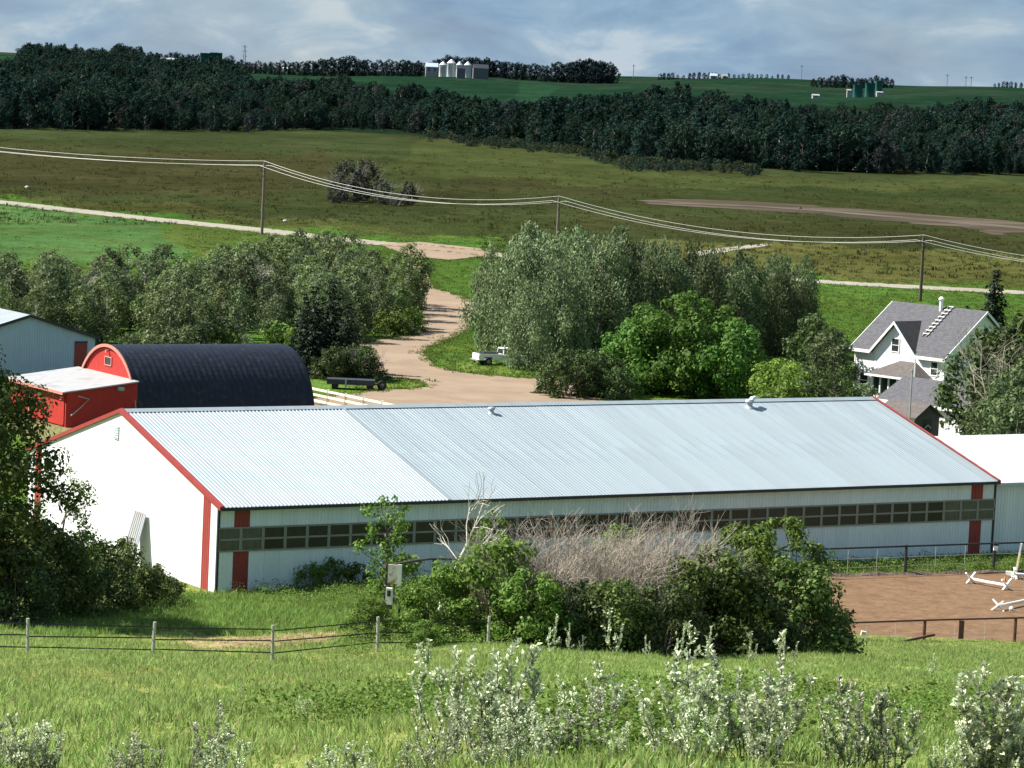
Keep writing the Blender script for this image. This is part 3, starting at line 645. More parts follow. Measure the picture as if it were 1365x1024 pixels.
MB().add([(-SW, SL, 0), (SW, SL, 0), (SW, SL, SE_), (0, SL, SR), (-SW, SL, SE_)], [(0, 1, 2, 3, 4)]).build('rear_wall', M['white_metal'], ms)
d = MB().box(4.15, 5.25, -.09, -.03, .05, 3.45).build('shed_door', M['red_metal'], ms)
MB().box(4.12, 5.28, -.12, -.091, 3.36, 3.5).build('door_track', M['black_trim'], d)

# ------------------------------------------------------------------ the farmhouse
HT = rad(48); e1 = np.array([math.cos(HT), -math.sin(HT)]); e2 = np.array([math.sin(HT), math.cos(HT)])
HO = P(1141, 461, 4.8)[:2]
HL, HWD, HE, HRI = 10.4, 4.95, 4.8, 3.75
house = thing('farmhouse', 'white farmhouse with a grey shingled roof and a pointed front gable', 'house', (*HO, 0), -HT)
wm = MB()
wm.add([(0, 0, 0), (HL, 0, 0), (HL, 0, HE), (0, 0, HE)], [(0, 1, 2, 3)])
wm.add([(0, 0, 0), (0, 2 * HWD, 0), (0, 2 * HWD, HE), (0, HWD, HE + HRI - .1), (0, 0, HE)], [(4, 3, 2, 1, 0)])
wm.add([(HL, 0, 0), (HL, 2 * HWD, 0), (HL, 2 * HWD, HE), (HL, HWD, HE + HRI - .1), (HL, 0, HE)], [(0, 1, 2, 3, 4)])
wm.add([(0, 2 * HWD, 0), (HL, 2 * HWD, 0), (HL, 2 * HWD, HE), (0, 2 * HWD, HE)], [(3, 2, 1, 0)])
wm.build('wall', M['white_paint'], house)
# siding boards on the walls one can see: proud strips
mb = MB()
for k in range(24):
    z = .2 * k
    mb.prism([(-.02, -.012, z), (-.02, -.030, z + .005), (-.02, -.012, z + .19)], (HL + .04, 0, 0))
mb.build('siding', M['white_paint'], house)
def slab(p, t, name, m, par): return MB().prism(p, (0, 0, t)).build(name, m, par)
eo, ro = .4, .35; rs = HRI / HWD
roof = slab([(-ro, -eo, HE - eo * rs), (2.15, -eo, HE - eo * rs), (2.15, .05, HE + .05 * rs), (7.25, .05, HE + .05 * rs), (7.25, -eo, HE - eo * rs), (HL + ro, -eo, HE - eo * rs), (HL + ro, HWD, HE + HRI), (-ro, HWD, HE + HRI)], .14, 'roof', M['shingle'], house)
slab([(-ro, 2 * HWD + eo, HE - eo * rs), (HL + ro, 2 * HWD + eo, HE - eo * rs), (HL + ro, HWD + .004, HE + HRI), (-ro, HWD + .004, HE + HRI)], .14, 'rear_roof', M['shingle'], house)
mb = MB()
for k in range(22):                               # courses of shingles, each a little proud
    y = -eo + (HWD + eo) * k / 22; z = HE + y * rs + .142; y2 = y + (HWD + eo) / 22 + .05; z2 = HE + y2 * rs + .142
    for xa, xb in (((-ro, 2.15), (7.25, HL + ro)) if y < .08 else ((-ro, HL + ro),)):
        mb.prism([(xa, y, z), (xa, y, z + .022), (xa, y2, z2 + .004)], (xb - xa, 0, 0))
tag(mb.build('shingle_course', M['shingle'], house), kind='stuff')
mb = MB()
z_e = HE - eo * rs - .02
for xa, xb in ((-ro, 2.05), (7.35, HL + ro)): MB().box(xa, xb, -eo - .06, -eo - .01, z_e - .12, z_e + .16).build('fascia', M['white_paint'], house)
for x in (-ro - .05, HL + ro + .003):
    MB().prism([(x, -eo - .06, z_e - .05), (x, HWD, HE + HRI - .08), (x, HWD, HE + HRI + .17), (x, -eo - .06, z_e + .2)], (.05, 0, 0)).build('rake_board', M['white_paint'], house)
MB().prism([(HL + ro + .003, 2 * HWD + eo + .06, z_e - .05), (HL + ro + .003, HWD + .002, HE + HRI - .08), (HL + ro + .003, HWD + .002, HE + HRI + .17), (HL + ro + .003, 2 * HWD + eo + .06, z_e + .2)], (.05, 0, 0)).build('rake_board', M['white_paint'], house)
# front gable
gx0, gx1, gc, gz = 2.35, 7.05, 4.72, 7.25
MB().prism([(gx0, -.06, .05), (gx1, -.06, .05), (gx1, -.06, HE), (gc, -.06, gz - .05), (gx0, -.06, HE)], (0, .1, 0)).build('front_gable', M['white_paint'], house)
yb = (gz - HE) / rs + .1
for xx, nm in ((gx0, 'gable_roof'), (gx1, 'gable_roof')):
    sl_ = (gz - HE) / abs(xx - gc); xe = xx + (.35 if xx > gc else -.35); ze = HE - .35 * sl_
    MB().prism([(gc, -.42, gz), (xe, -.42, ze), (xe, .05, ze), (xx, .05, HE), (gc, yb, gz)], (0, 0, .16)).build(nm, M['shingle_brown'], house)
    MB().prism([(gc, -.49, gz - .10), (xe, -.49, ze - .10), (xe, -.49, ze + .18), (gc, -.49, gz + .18)], (0, .065, 0)).build('gable_trim', M['white_paint'], house)
def window(x, z, wx, hz, par, y=-.07):
    f = MB(); f.box(x - wx / 2 - .08, x - wx / 2, y - .05, y + .02, z - .08, z + hz + .08); f.box(x + wx / 2, x + wx / 2 + .08, y - .05, y + .02, z - .08, z + hz + .08)
    f.box(x - wx / 2, x + wx / 2, y - .045, y + .02, z - .08, z); f.box(x - wx / 2, x + wx / 2, y - .045, y + .02, z + hz, z + hz + .08); f.box(x - wx / 2, x + wx / 2, y - .03, y + .02, z + hz / 2 - .025, z + hz / 2 + .025)
    f = f.build('window', M['white_paint'], par); MB().box(x - wx / 2, x + wx / 2, y - .012, y - .002, z, z + hz).build('pane', M['glass'], f); return f
window(4.72, 4.75, .8, 1.1, house); window(1.2, 1.2, .9, 1.3, house, -.035); window(9.6, 1.2, .8, 1.3, house, -.035); window(9.3, 3.1, .7, 1.1, house, -.035)
MB().box(-.05, .07, -.06, .06, 0, HE - .3).build('corner_board', M['white_paint'], house)
# hip roofed porch
px0, px1, py0, ph = 3.5, 9.1, -2.3, 2.75
MB().box(px0 + .3, px1 - .3, py0 + .3, -.032, 0, .9).build('porch_wall', M['white_paint'], house)
for i, x in enumerate(np.linspace(px0 + .35, px1 - .35, 6)):
    MB().box(x - .06, x + .06, py0 + .3, py0 + .42, .901, ph - .05).build('porch_post', M['white_paint'], house)
MB().box(px0 + .45, px1 - .45, py0 + .5, py0 + .52, .95, ph - .1).build('porch_screen', M['glass'], house)
MB().box(px0 + .3, px0 + .34, py0 + .43, -.032, .901, ph - .1).build('porch_side', M['white_paint'], house)
MB().add([(px0 - .1, py0 - .1, ph), (px1 + .1, py0 - .1, ph), (px1 + .1, -.03, ph), (px0 - .1, -.03, ph), ((px0 + px1) / 2 - .9, -.03, ph + 1.25), ((px0 + px1) / 2 + .9, -.03, ph + 1.25)],
         [(0, 1, 5, 4), (1, 2, 5), (3, 0, 4), (0, 3, 2, 1), (2, 3, 4, 5)]).build('porch_roof', M['shingle_brown'], house)
mb = MB(); mb.box(px0 - .13, px1 + .13, py0 - .17, py0 - .11, ph - .16, ph + .01); mb.box(px0 - .17, px0 - .11, py0 - .10, -.05, ph - .16, ph + .01); mb.box(px1 + .11, px1 + .17, py0 - .10, -.05, ph - .16, ph + .01); mb.build('porch_fascia', M['white_paint'], house)
ch = MB().lathe([(.17, -.3), (.17, .85), (.26, .86), (.26, 1.0), (.10, 1.15), (0, 1.15)], 12).build('chimney_pipe', M['white_paint'], house); ch.location = (5.7, HWD - .35, HE + HRI - .1)
# roof ladder
def hw(x, y, z): return np.array([*(HO + e1 * x + e2 * y), z])
lad = thing('roof_ladder', 'white ladder lying up the grey roof of the farmhouse', 'ladder', hw(6.6, 2.2, 0))
L0 = lad.location
def hl(x, y, z): q = hw(x, y, z); return (q[0] - L0[0], q[1] - L0[1], z - L0[2])
y0, y1 = 1.55, HWD - .02
zr = lambda y: HE + y * rs + .24
for x in (6.35, 6.80): MB().beam(hl(x, y0, zr(y0)), hl(x, y1, zr(y1)), .05, .09).build('ladder_rail', M['trailer_grey'], lad)
for k in range(9):
    y = y0 + .25 + (y1 - y0 - .3) * k / 8
    MB().beam(hl(6.22, y, zr(y) + .05), hl(6.93, y, zr(y) + .05), .13, .07).build('rung', M['jump_white'], lad)
# garage in front of the house
ga = thing('garage', 'white garage with a dark grey shingled roof in front of the farmhouse', 'garage', (*HO, 0), -HT)
a0, a1, b0, br_, be, ge, gr = 18.6, 31.0, -17.3, -14.2, -11.1, 2.6, 4.2
gs = (gr - ge) / (br_ - b0)
MB().add([(a0, b0, 0), (a1, b0, 0), (a1, b0, ge), (a0, b0, ge)], [(0, 1, 2, 3)]).build('wall', M['white_paint'], ga)
for x, fl in ((a0, 1), (a1, -1)):
    MB().add([(x, b0, 0), (x, be, 0), (x, be, ge), (x, br_, gr - .03), (x, b0, ge)], [(0, 1, 2, 3, 4)]).build('gable_wall', M['white_paint'], ga)
MB().add([(a0, be, 0), (a1, be, 0), (a1, be, ge), (a0, be, ge)], [(0, 1, 2, 3)]).build('rear_wall', M['white_paint'], ga)
slab([(a0 - .3, b0 - .35, ge - .35 * gs), (a1 + .3, b0 - .35, ge - .35 * gs), (a1 + .3, br_, gr), (a0 - .3, br_, gr)], .12, 'roof', M['shingle'], ga)
slab([(a0 - .3, be + .35, ge - .35 * gs), (a1 + .3, be + .35, ge - .35 * gs), (a1 + .3, br_ + .004, gr), (a0 - .3, br_ + .004, gr)], .12, 'rear_roof', M['shingle'], ga)
MB().box(a0 - .3, a1 + .3, b0 - .42, b0 - .36, ge - .35 * gs - .08, ge - .35 * gs + .16).build('fascia', M['white_paint'], ga)
# small shed
sh = thing('garden_shed', 'small shed with a dark gable and pale side wall beside the garage', 'shed', (*HO, 0), -HT)
x0, x1, yc, hwid, he, hr = 22.4, 26.2, -20.2, 1.45, 2.05, 2.95
MB().prism([(x1 - .08, yc - hwid, 0), (x1 - .08, yc + hwid, 0), (x1 - .08, yc + hwid, he), (x1 - .08, yc, hr - .06), (x1 - .08, yc - hwid, he)], (.08, 0, 0)).build('gable_wall', M['dark_wall'], sh)
MB().prism([(x0, yc - hwid, 0), (x0, yc + hwid, 0), (x0, yc + hwid, he), (x0, yc, hr - .06), (x0, yc - hwid, he)], (.08, 0, 0)).build('gable_wall', M['white_paint'], sh)
for y in (yc - hwid, yc + hwid - .08): MB().box(x0 + .081, x1 - .081, y, y + .08, 0, he).build('side_wall', M['white_paint'], sh)
for s in (-1, 1):
    q = (hr - he) / hwid
    slab([(x0 - .25, yc + s * (hwid + .25), he - .25 * q), (x1 + .25, yc + s * (hwid + .25), he - .25 * q), (x1 + .25, yc + s * .002, hr), (x0 - .25, yc + s * .002, hr)], .08, 'roof', M['shingle_brown'], sh)
MB().box(x1 + .001, x1 + .04, yc - .45, yc + .45, .05, 1.8).build('shed_door', M['black_trim'], sh)
MB().tube([(x1 + .12, yc - .35, 1.15), (x1 + .14, yc - .05, 1.35), (x1 + .12, yc + .3, 1.1)], .07, 6).build('hose_loop', M['grey_metal'], sh)
# masts
def mast(lab, px, py0_, z0_, zt, r, m):
    p = P(px, py0_, z0_); o = thing('mast', lab, 'mast', (p[0], p[1], 0)); MB().tube([(0, 0, 0), (0, 0, zt)], [r, r * .8], 6).build('pole', m, o); return o
mp_ = mast('pale wooden mast standing in front of the small dark shed', 1212, 563, 2.2, 6.3, .08, M['leanto_roof'])
MB().beam((-.12, 0, 6.2), (.12, 0, 6.2), .08, .08).build('cap', M['jump_white'], mp_)
mp_ = mast('thin white mast rising before the hipped porch roof', 1219, 500, 3.4, 4.9, .06, M['white_paint'])
MB().beam((-.45, 0, 4.85), (.05, 0, 4.65), .05, .05).build('antenna_bar', M['white_paint'], mp_)

# ------------------------------------------------------------------ cream rail fence, trailers
A_, B_ = P(414, 517, 1.3), P(535, 542, 1.3)
cf = thing('rail_fence', 'cream painted rail fence between the black arched roof and the gravel yard', 'fence', (A_[0], A_[1], 0))
dv = (B_ - A_)[:2]; n = 6
for k in range(n):
    q = dv * k / (n - 1); MB().box(q[0] - .10, q[0] + .10, q[1] - .10, q[1] + .10, 0, 1.45).build('post', M['cream_fence'], cf)
for z in (.35, .82, 1.28): MB().beam((0 - dv[0] * .02, -.10 - dv[1] * .02, z), (dv[0], dv[1] - .10, z), .06, .18).build('rail', M['cream_fence'], cf)
q = P(634, 486, 0); tr = thing('pickup_truck', 'old white pickup truck backed under the willows beside the gravel drive', 'pickup truck', q, rad(24))
bd = MB()                                          # x forward, from the tailgate to the front bumper
for y in (-.86, .80):
    bd.box(.04, .52, y, y + .06, .48, 1.08); bd.box(.521, 1.42, y, y + .06, .80, 1.08); bd.box(1.421, 2.40, y, y + .06, .48, 1.08)
bd.box(.04, 2.40, -.79, .79, .50, .58); bd.box(2.34, 2.40, -.79, .79, .581, 1.08)
bd.box(2.44, 5.0, -.86, -.80, .42, .98); bd.box(2.44, 5.0, .80, .86, .42, .98); bd.prism([(3.85, -.79, .95), (4.98, -.79, .86), (5.02, -.79, .46), (3.85, -.79, .46)], (0, 1.58, 0))
bd.build('body', M['white_paint'], tr)
mb = MB(); mb.add([(2.46, -.82, .98), (3.95, -.82, .98), (3.35, -.68, 1.62), (2.55, -.68, 1.62), (2.46, .82, .98), (3.95, .82, .98), (3.35, .68, 1.62), (2.55, .68, 1.62)], [(0, 1, 2, 3), (7, 6, 5, 4), (3, 2, 6, 7), (1, 5, 6, 2), (0, 3, 7, 4)]); cabn = mb.build('cab', M['white_paint'], tr)
MB().add([(2.62, -.825, 1.04), (3.70, -.825, 1.04), (3.30, -.715, 1.54), (2.66, -.715, 1.54)], [(0, 1, 2, 3)]).build('side_window', M['glass'], cabn)
MB().add([(3.92, -.72, 1.04), (3.92, .72, 1.04), (3.42, .62, 1.57), (3.42, -.62, 1.57)], [(0, 1, 2, 3)]).build('windscreen', M['glass'], cabn)
MB().add([(2.455, -.70, 1.06), (2.455, .70, 1.06), (2.525, .60, 1.54), (2.525, -.60, 1.54)], [(0, 3, 2, 1)]).build('rear_window', M['glass'], cabn)
tg = MB().box(-.02, .035, -.80, .80, .48, 1.09).build('tailgate', M['jump_white'], tr); MB().box(-.05, -.021, -.18, .18, .88, .95).build('handle', M['black_trim'], tg)
for y in (-.855, .805): MB().box(-.035, .03, y, y + .05, .62, .92).build('tail_light', M['red_metal'], tr)
MB().box(-.20, -.06, -.85, .85, .42, .54).build('bumper', M['trailer_grey'], tr); MB().box(5.03, 5.15, -.85, .85, .40, .55).build('bumper', M['trailer_grey'], tr)
MB().box(.6, 2.1, -.5, .55, .60, 1.22).build('load', M['trailer_dark'], tr)
for x in (.97, 4.25):
    for y in (-.84, .62):
        wv = MB().tube([(x, y, .36), (x, y + .22, .36)], .36, 16).build('wheel', M['tyre'], tr); MB().tube([(x, y - .01, .36), (x, y + .23, .36)], .19, 10).build('rim', M['trailer_grey'], wv)
q = P(476, 519, 0); dt = thing('flat_trailer', 'dark low flat trailer parked beside the spruces at the yard edge', 'trailer', q, rad(2))
MB().box(-2.6, 1.5, -.8, .8, .42, .86).build('deck', M['trailer_dark'], dt); MB().box(-1.05, -.9, -.84, -.805, .2, .95).build('marker_post', M['leanto_roof'], dt)
MB().tube([(1.5, -.1, .5), (2.3, -.1, .35)], .06, 6).build('drawbar', M['trailer_dark'], dt)
for x in (-1.9, 1.1):
    for y in (-.75, .6): wv = MB().tube([(x, y, .3), (x, y + .15, .3)], .3, 12).build('wheel', M['tyre'], dt)
wv = thing('spare_wheel', 'dark spare wheel standing at the end of the flat trailer', 'wheel', (q[0] + 2.1, q[1] + .2, 0), .3)
MB().tube([(0, -.12, .4), (0, .12, .4)], .4, 14).build('tyre', M['tyre'], wv); MB().tube([(0, -.135, .4), (0, .135, .4)], .18, 10).build('rim', M['trailer_grey'], wv)

# ------------------------------------------------------------------ power poles and their wires
def pole(lab, base, h, m):
    o = thing('power_pole', lab, 'power pole', base, rad(5), 'power poles along the gravel road')
    MB().tube([(0, 0, -.5), (0, 0, h)], [.24, .18], 8).build('pole', m, o)
    MB().beam((-1.15, -.18, h - .75), (1.15, -.18, h - .75), .12, .14).build('crossarm', m, o)
    for x in (-1.0, 1.0): MB().lathe([(.05, 0), (.08, .12), (.08, .2), (.03, .27)], 8).build('insulator', M['wire'], o).location = (x, -.18, h - .68)
    MB().lathe([(.05, 0), (.08, .12), (.08, .2), (.03, .27)], 8).build('insulator', M['wire'], o).location = (0, 0, h)
    for s in (-1, 1): MB().beam((0, -.16, h - 1.6), (s * .75, -.16, h - .8), .05, .05).build('brace', m, o)
    return np.array([*base[:2], base[2] + h])
b1 = P(349, 313); b2 = at(741, 468); b3 = at(1226.5, 432)
def top_h(b_, pxpy):
    for h in np.arange(6, 14, .02):
        if project((b_[0], b_[1], b_[2] + h))[1] < pxpy[1]: return h
    return 11
tops = [pole('weathered power pole standing beside the road left of the grey field trees', b1, top_h(b1, (351, 217)), M['pole_wood']),
        pole('power pole half hidden behind the tall willows', b2, top_h(b2, (743, 264)), M['pole_wood']),
        pole('dark power pole rising just behind the farmhouse roof', b3, top_h(b3, (1229, 316)), M['pole_dark'])]
tb = MB().lathe([(.0, 0), (.22, .02), (.22, .75), (0, .78)], 10)
tops = [np.array(at(-560, 600)) + (0, 0, 20.5)] + tops + [np.array(at(1720, 400)) + (0, 0, 9.0)]
wires = thing('power_line', 'pale sagging wires of the power line strung from pole to pole across the valley', 'wires', (0, 0, 0))
for i in range(len(tops) - 1):
    p, q = tops[i], tops[i + 1]; sag = (4.2, 2.6, 2.3, 2.2)[i]
    for dx, dz in ((-1.0, -.42), (0, .26), (1.0, -.42)):
        c, s = math.cos(rad(5)), math.sin(rad(5)); off = np.array([dx * c, dx * s - .18, dz])
        pts = [p + off + (q - p) * k / 24 - np.array([0, 0, 4 * sag * (k / 24) * (1 - k / 24)]) for k in range(25)]
        MB().tube(pts, .032, 4).build('wire', M['wire'], wires)

# ------------------------------------------------------------------ the pipe fences of the sand arena, and the hillside fence
def pipe_fence(lab, pts, h, hpost, m, mesh_lines, rr=.055):
    o = thing('pipe_fence', lab, 'fence', pts[0]); b_ = np.array(pts[0]); rel = [np.array(p) - b_ for p in pts]
    for p in rel:
        MB().tube([p + (0, 0, -.4), p + (0, 0, hpost)], .085, 8).build('post', m, o)
    for i in range(len(rel) - 1):
        MB().tube([rel[i] + (0, 0, h), rel[i + 1] + (0, 0, h)], rr, 6).build('top_rail', m, o)
        for z in mesh_lines: MB().tube([rel[i] + (0, 0, z), rel[i + 1] + (0, 0, z)], .014, 4).build('wire', M['grey_post'], o)
        ln_ = np.linalg.norm(rel[i + 1] - rel[i])
        for k in range(1, 3):
            q_ = rel[i] + (rel[i + 1] - rel[i]) * k / 3; MB().tube([q_, q_ + (0, 0, h - .02)], .013, 4).build('stay', M['grey_post'], o)
    return o, rel
def lift(px, py, dz=0): g_ = P(px, py); return (g_[0], g_[1], dz)
pf, _r = pipe_fence('dark steel pipe fence along the back of the sand arena', [lift(x, y) for x, y in ((720, 790), (845, 783), (970, 776), (1090, 770), (1206, 765.5), (1324, 761), (1445, 757), (1560, 753))], 1.62, 1.70, M['dark_rail'], (.5, 1.0))
pbx = thing('control_box', 'small white box fixed on the dark fence post by the barn corner', 'box', P(1324.5, 761)[:3] * (1, 1, 0) + np.array([0, 0, 1.25]), .1); MB().box(-.12, .12, -.24, -.09, -.02, .26).build('box', M['jump_white'], pbx); MB().box(-.15, .15, -.25, -.085, .262, .40).build('cover', M['dark_rail'], pbx)
fp, rel = pipe_fence('rusty pipe fence along the near side of the sand arena', [lift(x, y) for x, y in ((1000, 869), (1115, 865), (1231, 860.5), (1352, 857), (1470, 853))], 1.28, 1.32, M['rust_rail'], (.48,), .05)
q0, q1 = P(1190, 855), P(1246, 841); bo = np.array([*fp.location]); MB().beam(np.array([*P(1190, 858, .25)]) - bo, np.array([*P(1246, 846, .72)]) - bo, .12, .12).build('brace', M['rust_rail'], fp)
p_ = np.array([*P(1281, 845, .55)]) - bo; MB().box(p_[0] - .13, p_[0] + .13, p_[1] - .06, p_[1] + .06, .30, 1.22).build('stub_post', M['rust_rail'], fp)
hf_pts = [at(x, D) for x, D in ((-136, 109), (37, 112), (203, 115.5), (363, 119), (503, 123), (650, 127.5))]
hf = thing('rail_fence', 'three rail fence with pale posts crossing the grassy hillside below the barn', 'fence', hf_pts[0]); hb = np.array(hf_pts[0]); prev = None
for i, p in enumerate(hf_pts):
    q = p - hb; hgt = 1.34
    MB().tube([q + (0, 0, -.4), q + (random.Random(i).uniform(-.05, .05), 0, hgt)], .058, 8).build('post', M['grey_post'], hf)
    if prev is not None:
        for z in (.32, .72, 1.14):
            dz = random.Random(i * 7 + int(z * 10)).uniform(-.04, .04)
            MB().tube([prev + (0, .07, z + dz), q + (0, .07, z - dz)], .024, 5).build('rail', M['dark_rail'], hf)
    prev = q

# ------------------------------------------------------------------ jumps lying in the arena
def cavaletti(lab, p, q, cat='jump pole'):
    p = np.array(p); q = np.array(q); o = thing('jump_pole', lab, cat, p, 0, 'jump equipment in the sand arena'); d = q - p; ln_ = np.linalg.norm(d); u_ = d / ln_; nn = np.array([-u_[1], u_[0], 0])
    MB().tube([(0, 0, .28), d * .5 + (0, 0, .26), d + (0, 0, .28)], .085, 10).build('pole', M['jump_white'], o)
    for c in (np.zeros(3), d):
        for s in (-1, 1): MB().beam(c + nn * .36 * s + (0, 0, .03) - u_ * .05 * s, c - nn * .36 * s + (0, 0, .62) - u_ * .05 * s, .09, .09).build('cross_leg', M['jump_white'], o)
    return o
cavaletti('white ground pole on crossed end pieces lying on the sand', P(1293, 778), P(1341, 787))
cavaletti('white pole at the right edge lying nearest the front fence', P(1330, 815), P(1420, 795))
js = thing('jump_stand', 'white and yellow jump stand on the sand at the right edge', 'jump stand', P(1353, 771), rad(-20), 'jump equipment in the sand arena')
MB().prism([(-.06, -.06, .1), (.06, -.06, .1), (.30, -.06, 2.05), (.20, -.06, 2.05)], (0, .12, 0)).build('upright', M['jump_white'], js)
MB().prism([(.09, -.075, .75), (.18, -.075, .75), (.27, -.075, 1.45), (.19, -.075, 1.45)], (0, .015, 0)).build('yellow_panel', M['jump_yellow'], js)
MB().prism([(-.55, -.08, .18), (.1, -.08, .05), (.1, -.08, .35), (-.55, -.08, .38)], (0, .16, 0)).build('foot', M['jump_white'], js)
MB().beam((0, -.5, .08), (0, .5, .08), .12, .14).build('base', M['jump_white'], js); MB().beam((.1, 0, .2), (.75, 0, .12), .12, .14).build('foot', M['jump_white'], js)
cavaletti('white pole resting behind the jump stand at the right edge', P(1352, 772), P(1440, 775))
cn = thing('marker_cone', 'small orange cone between the white pole and the jump stand', 'cone', P(1339, 777)); MB().lathe([(.16, 0), (.16, .03), (.10, .04), (.04, .32), (0, .33)], 10).build('cone', M['orange'], cn)
cn = thing('white_ball', 'small white ball on the sand under the nearest white pole', 'ball', P(1348, 815)); MB().lathe([(0, 0), (.10, .05), (.14, .14), (.10, .23), (0, .28)], 10).build('ball', M['jump_white'], cn)
cn = thing('salt_block', 'pale block on the sand just inside the near pipe fence', 'block', P(1151, 850)); MB().prism([(-.16, -.12, 0), (.16, -.12, 0), (.13, -.1, .3), (-.12, -.1, .34)], (0, .24, 0)).build('block', M['rust_board'], cn)
cn = thing('white_bucket', 'white bucket at the foot of the near fence beside the dark bush', 'bucket', P(1118, 855)); MB().lathe([(0, 0), (.17, .0), (.21, .34), (.19, .34), (.16, .03), (0, .03)], 12).build('bucket', M['jump_white'], cn); MB().tube([(-.2, 0, .33), (-.1, 0, .5), (.1, 0, .5), (.2, 0, .33)], .012, 4).build('handle', M['grey_metal'], cn)

# ------------------------------------------------------------------ old boards and bent rail by the bushes
gp = at(526, 157)
old = thing('loading_gate', 'weathered gate end of white and rusty boards beside the green bush', 'gate', gp, rad(-14))
def zz(py): return 27.55 - 0 + (ray(526, py)[2] / ray(526, py)[1]) * 157 - gp[2]
MB().box(-.42, .05, -.07, .0, zz(778), zz(753)).build('upper_board', M['rust_board'], old); MB().box(.06, .26, -.08, .0, zz(780), zz(752)).build('side_board', M['jump_white'], old)
lb = MB().box(-.46, -.14, -.2, .0, zz(806), zz(784)).build('lower_box', M['jump_white'], old); MB().box(-.38, -.20, -.21, -.201, zz(795), zz(787)).build('slot', M['black_trim'], lb)
MB().box(-.46, -.16, -.2, .0, zz(812), zz(806.3)).build('box_foot', M['rust_rail'], old)
for x in (-.40, .20): MB().box(x - .05, x + .05, .001, .09, -.3, zz(753)).build('post', M['dark_rail'], old)
MB().box(-.05, .02, -.04, .0, zz(800), zz(778.5)).build('strut', M['leanto_roof'], old)
MB().tube([(-.35, .05, zz(754)), (.7, .2, zz(747)), (1.6, .4, zz(742.5)), (3.4, .8, zz(741))], .06, 8).build('bent_rail', M['dark_rail'], old)
MB().tube([(1.72, .45, -.4), (1.72, .45, zz(742))], .07, 8).build('rail_post', M['dark_rail'], old)
gp2 = at(484, 141); lf = thing('fallen_rail', 'short dark rail sloping out of the grass left of the gate boards', 'rail', gp2)
MB().tube([(0, 0, .55), (.8, .1, .95)], .05, 6).build('rail', M['dark_rail'], lf); MB().tube([(.6, .08, -.3), (.6, .08, .9)], .04, 6).build('post', M['dark_rail'], lf)

# ------------------------------------------------------------------ far farmsteads on the plateau
def silo(name, lab, cat, px, D, pyt, pyb, r, m, group, cone=True):
    b_ = at(px, D); zb = CAMH + ray(px, pyb)[2] / ray(px, pyb)[1] * D; h = CAMH + ray(px, pyt)[2] / ray(px, pyt)[1] * D - zb
    o = thing(name, lab, cat, (b_[0], b_[1], min(zb, b_[2])), 0, group); lo = min(0, 0); off = max(0, zb - b_[2]); h += off
    MB().lathe([(r, 0), (r, h * (.78 if cone else .97)), (r * 1.02, h * (.78 if cone else .97) + .05)], 18).build('drum', m, o, True)
    MB().lathe([(r * 1.03, h * (.78 if cone else .97)), (r * .2, h * .98), (0, h)], 18).build('roof', m, o)
    MB().tube([(-r * .7, -r * .75, 0), (-r * .7, -r * .75, h * .8)], .15, 4).build('ladder', m, o)
    return o
D0 = 2480
for lab, px, dd, yt, yb, r in (('white grain bin at the left end of the cluster of bins on the skyline', 590, 0, 82, 98, 3.0), ('tallest white grain bin in the cluster on the skyline', 601, 12, 79, 98, 3.4), ('low white grain bin right of the tallest on the skyline', 612, 26, 82, 97, 2.6), ('white grain bin at the right end of the cluster on the skyline', 623, 4, 82, 97, 2.9)):
    silo('grain_bin', lab, 'grain bin', px, D0 + dd, yt, yb, r, M['bin_metal'], 'white grain bins on the skyline')
for lab, px, D, yt, yb, r in (('left green tank of the pair on the left skyline', 273.5, 2350, 70, 84, 4.2), ('right green tank of the pair on the left skyline', 287, 2370, 69.5, 83, 4.6),
                              ('left green tank below the windbreak on the right skyline', 1143, 1900, 112, 129, 2.9), ('middle green tank below the windbreak on the right skyline', 1159, 1915, 110, 128.5, 2.9), ('dark green tank furthest right beside the windbreak on the skyline', 1171, 2050, 107, 122, 2.3)):
    silo('storage_tank', lab, 'tank', px, D, yt, yb, r, M['green_tank'], 'green tanks on the plateau', cone=False)
def farhouse(lab, px, D, pyt, pyb, wpx, m, mr, cat='building', yaw=0.1):
    b_ = at(px, D); k = D / F; h = (pyb - pyt) * k; wd = wpx * k; zb = CAMH + ray(px, pyb)[2] / ray(px, pyb)[1] * D; bz = min(zb, b_[2])
    o = thing('farm_building', lab, cat, (b_[0], b_[1], bz), yaw); up = zb - bz; x = wd / 2; dp = wd * .4
    MB().box(-x, x, -dp, dp, -.3, up + h * .62).build('wall', m, o)
    MB().add([(-x - .2, -dp - .3, up + h * .60), (x + .2, -dp - .3, up + h * .60), (x + .2, dp + .3, up + h * .60), (-x - .2, dp + .3, up + h * .60), (-x - .2, 0, up + h), (x + .2, 0, up + h)], [(0, 1, 5, 4), (2, 3, 4, 5), (1, 2, 5), (3, 0, 4), (3, 2, 1, 0)]).build('roof', mr, o)
    nwin = max(1, int(wpx / 6))
    for i in range(nwin):
        xc = -x + wd * (i + .5) / nwin; MB().box(xc - wd / nwin * .2, xc + wd / nwin * .2, -dp - .06, -dp - .005, up + h * .16, up + h * .5).build('window', M['dark_wall'], o)
    return o
farhouse('pale farm building left of the white grain bins on the skyline', 575, 2470, 84, 97, 16, M['trailer_grey'], M['grey_metal'])
farhouse('dark barn in front of the white grain bins', 614, 2440, 87, 98, 11, M['dark_wall'], M['trailer_dark'])
farhouse('long dark barn right of the white grain bins', 640, 2470, 86, 99, 20, M['dark_wall'], M['trailer_dark'])
farhouse('small white shed alone in the plateau field left of the green tanks', 1087, 1850, 125.5, 130, 9, M['leanto_roof'], M['leanto_roof'])
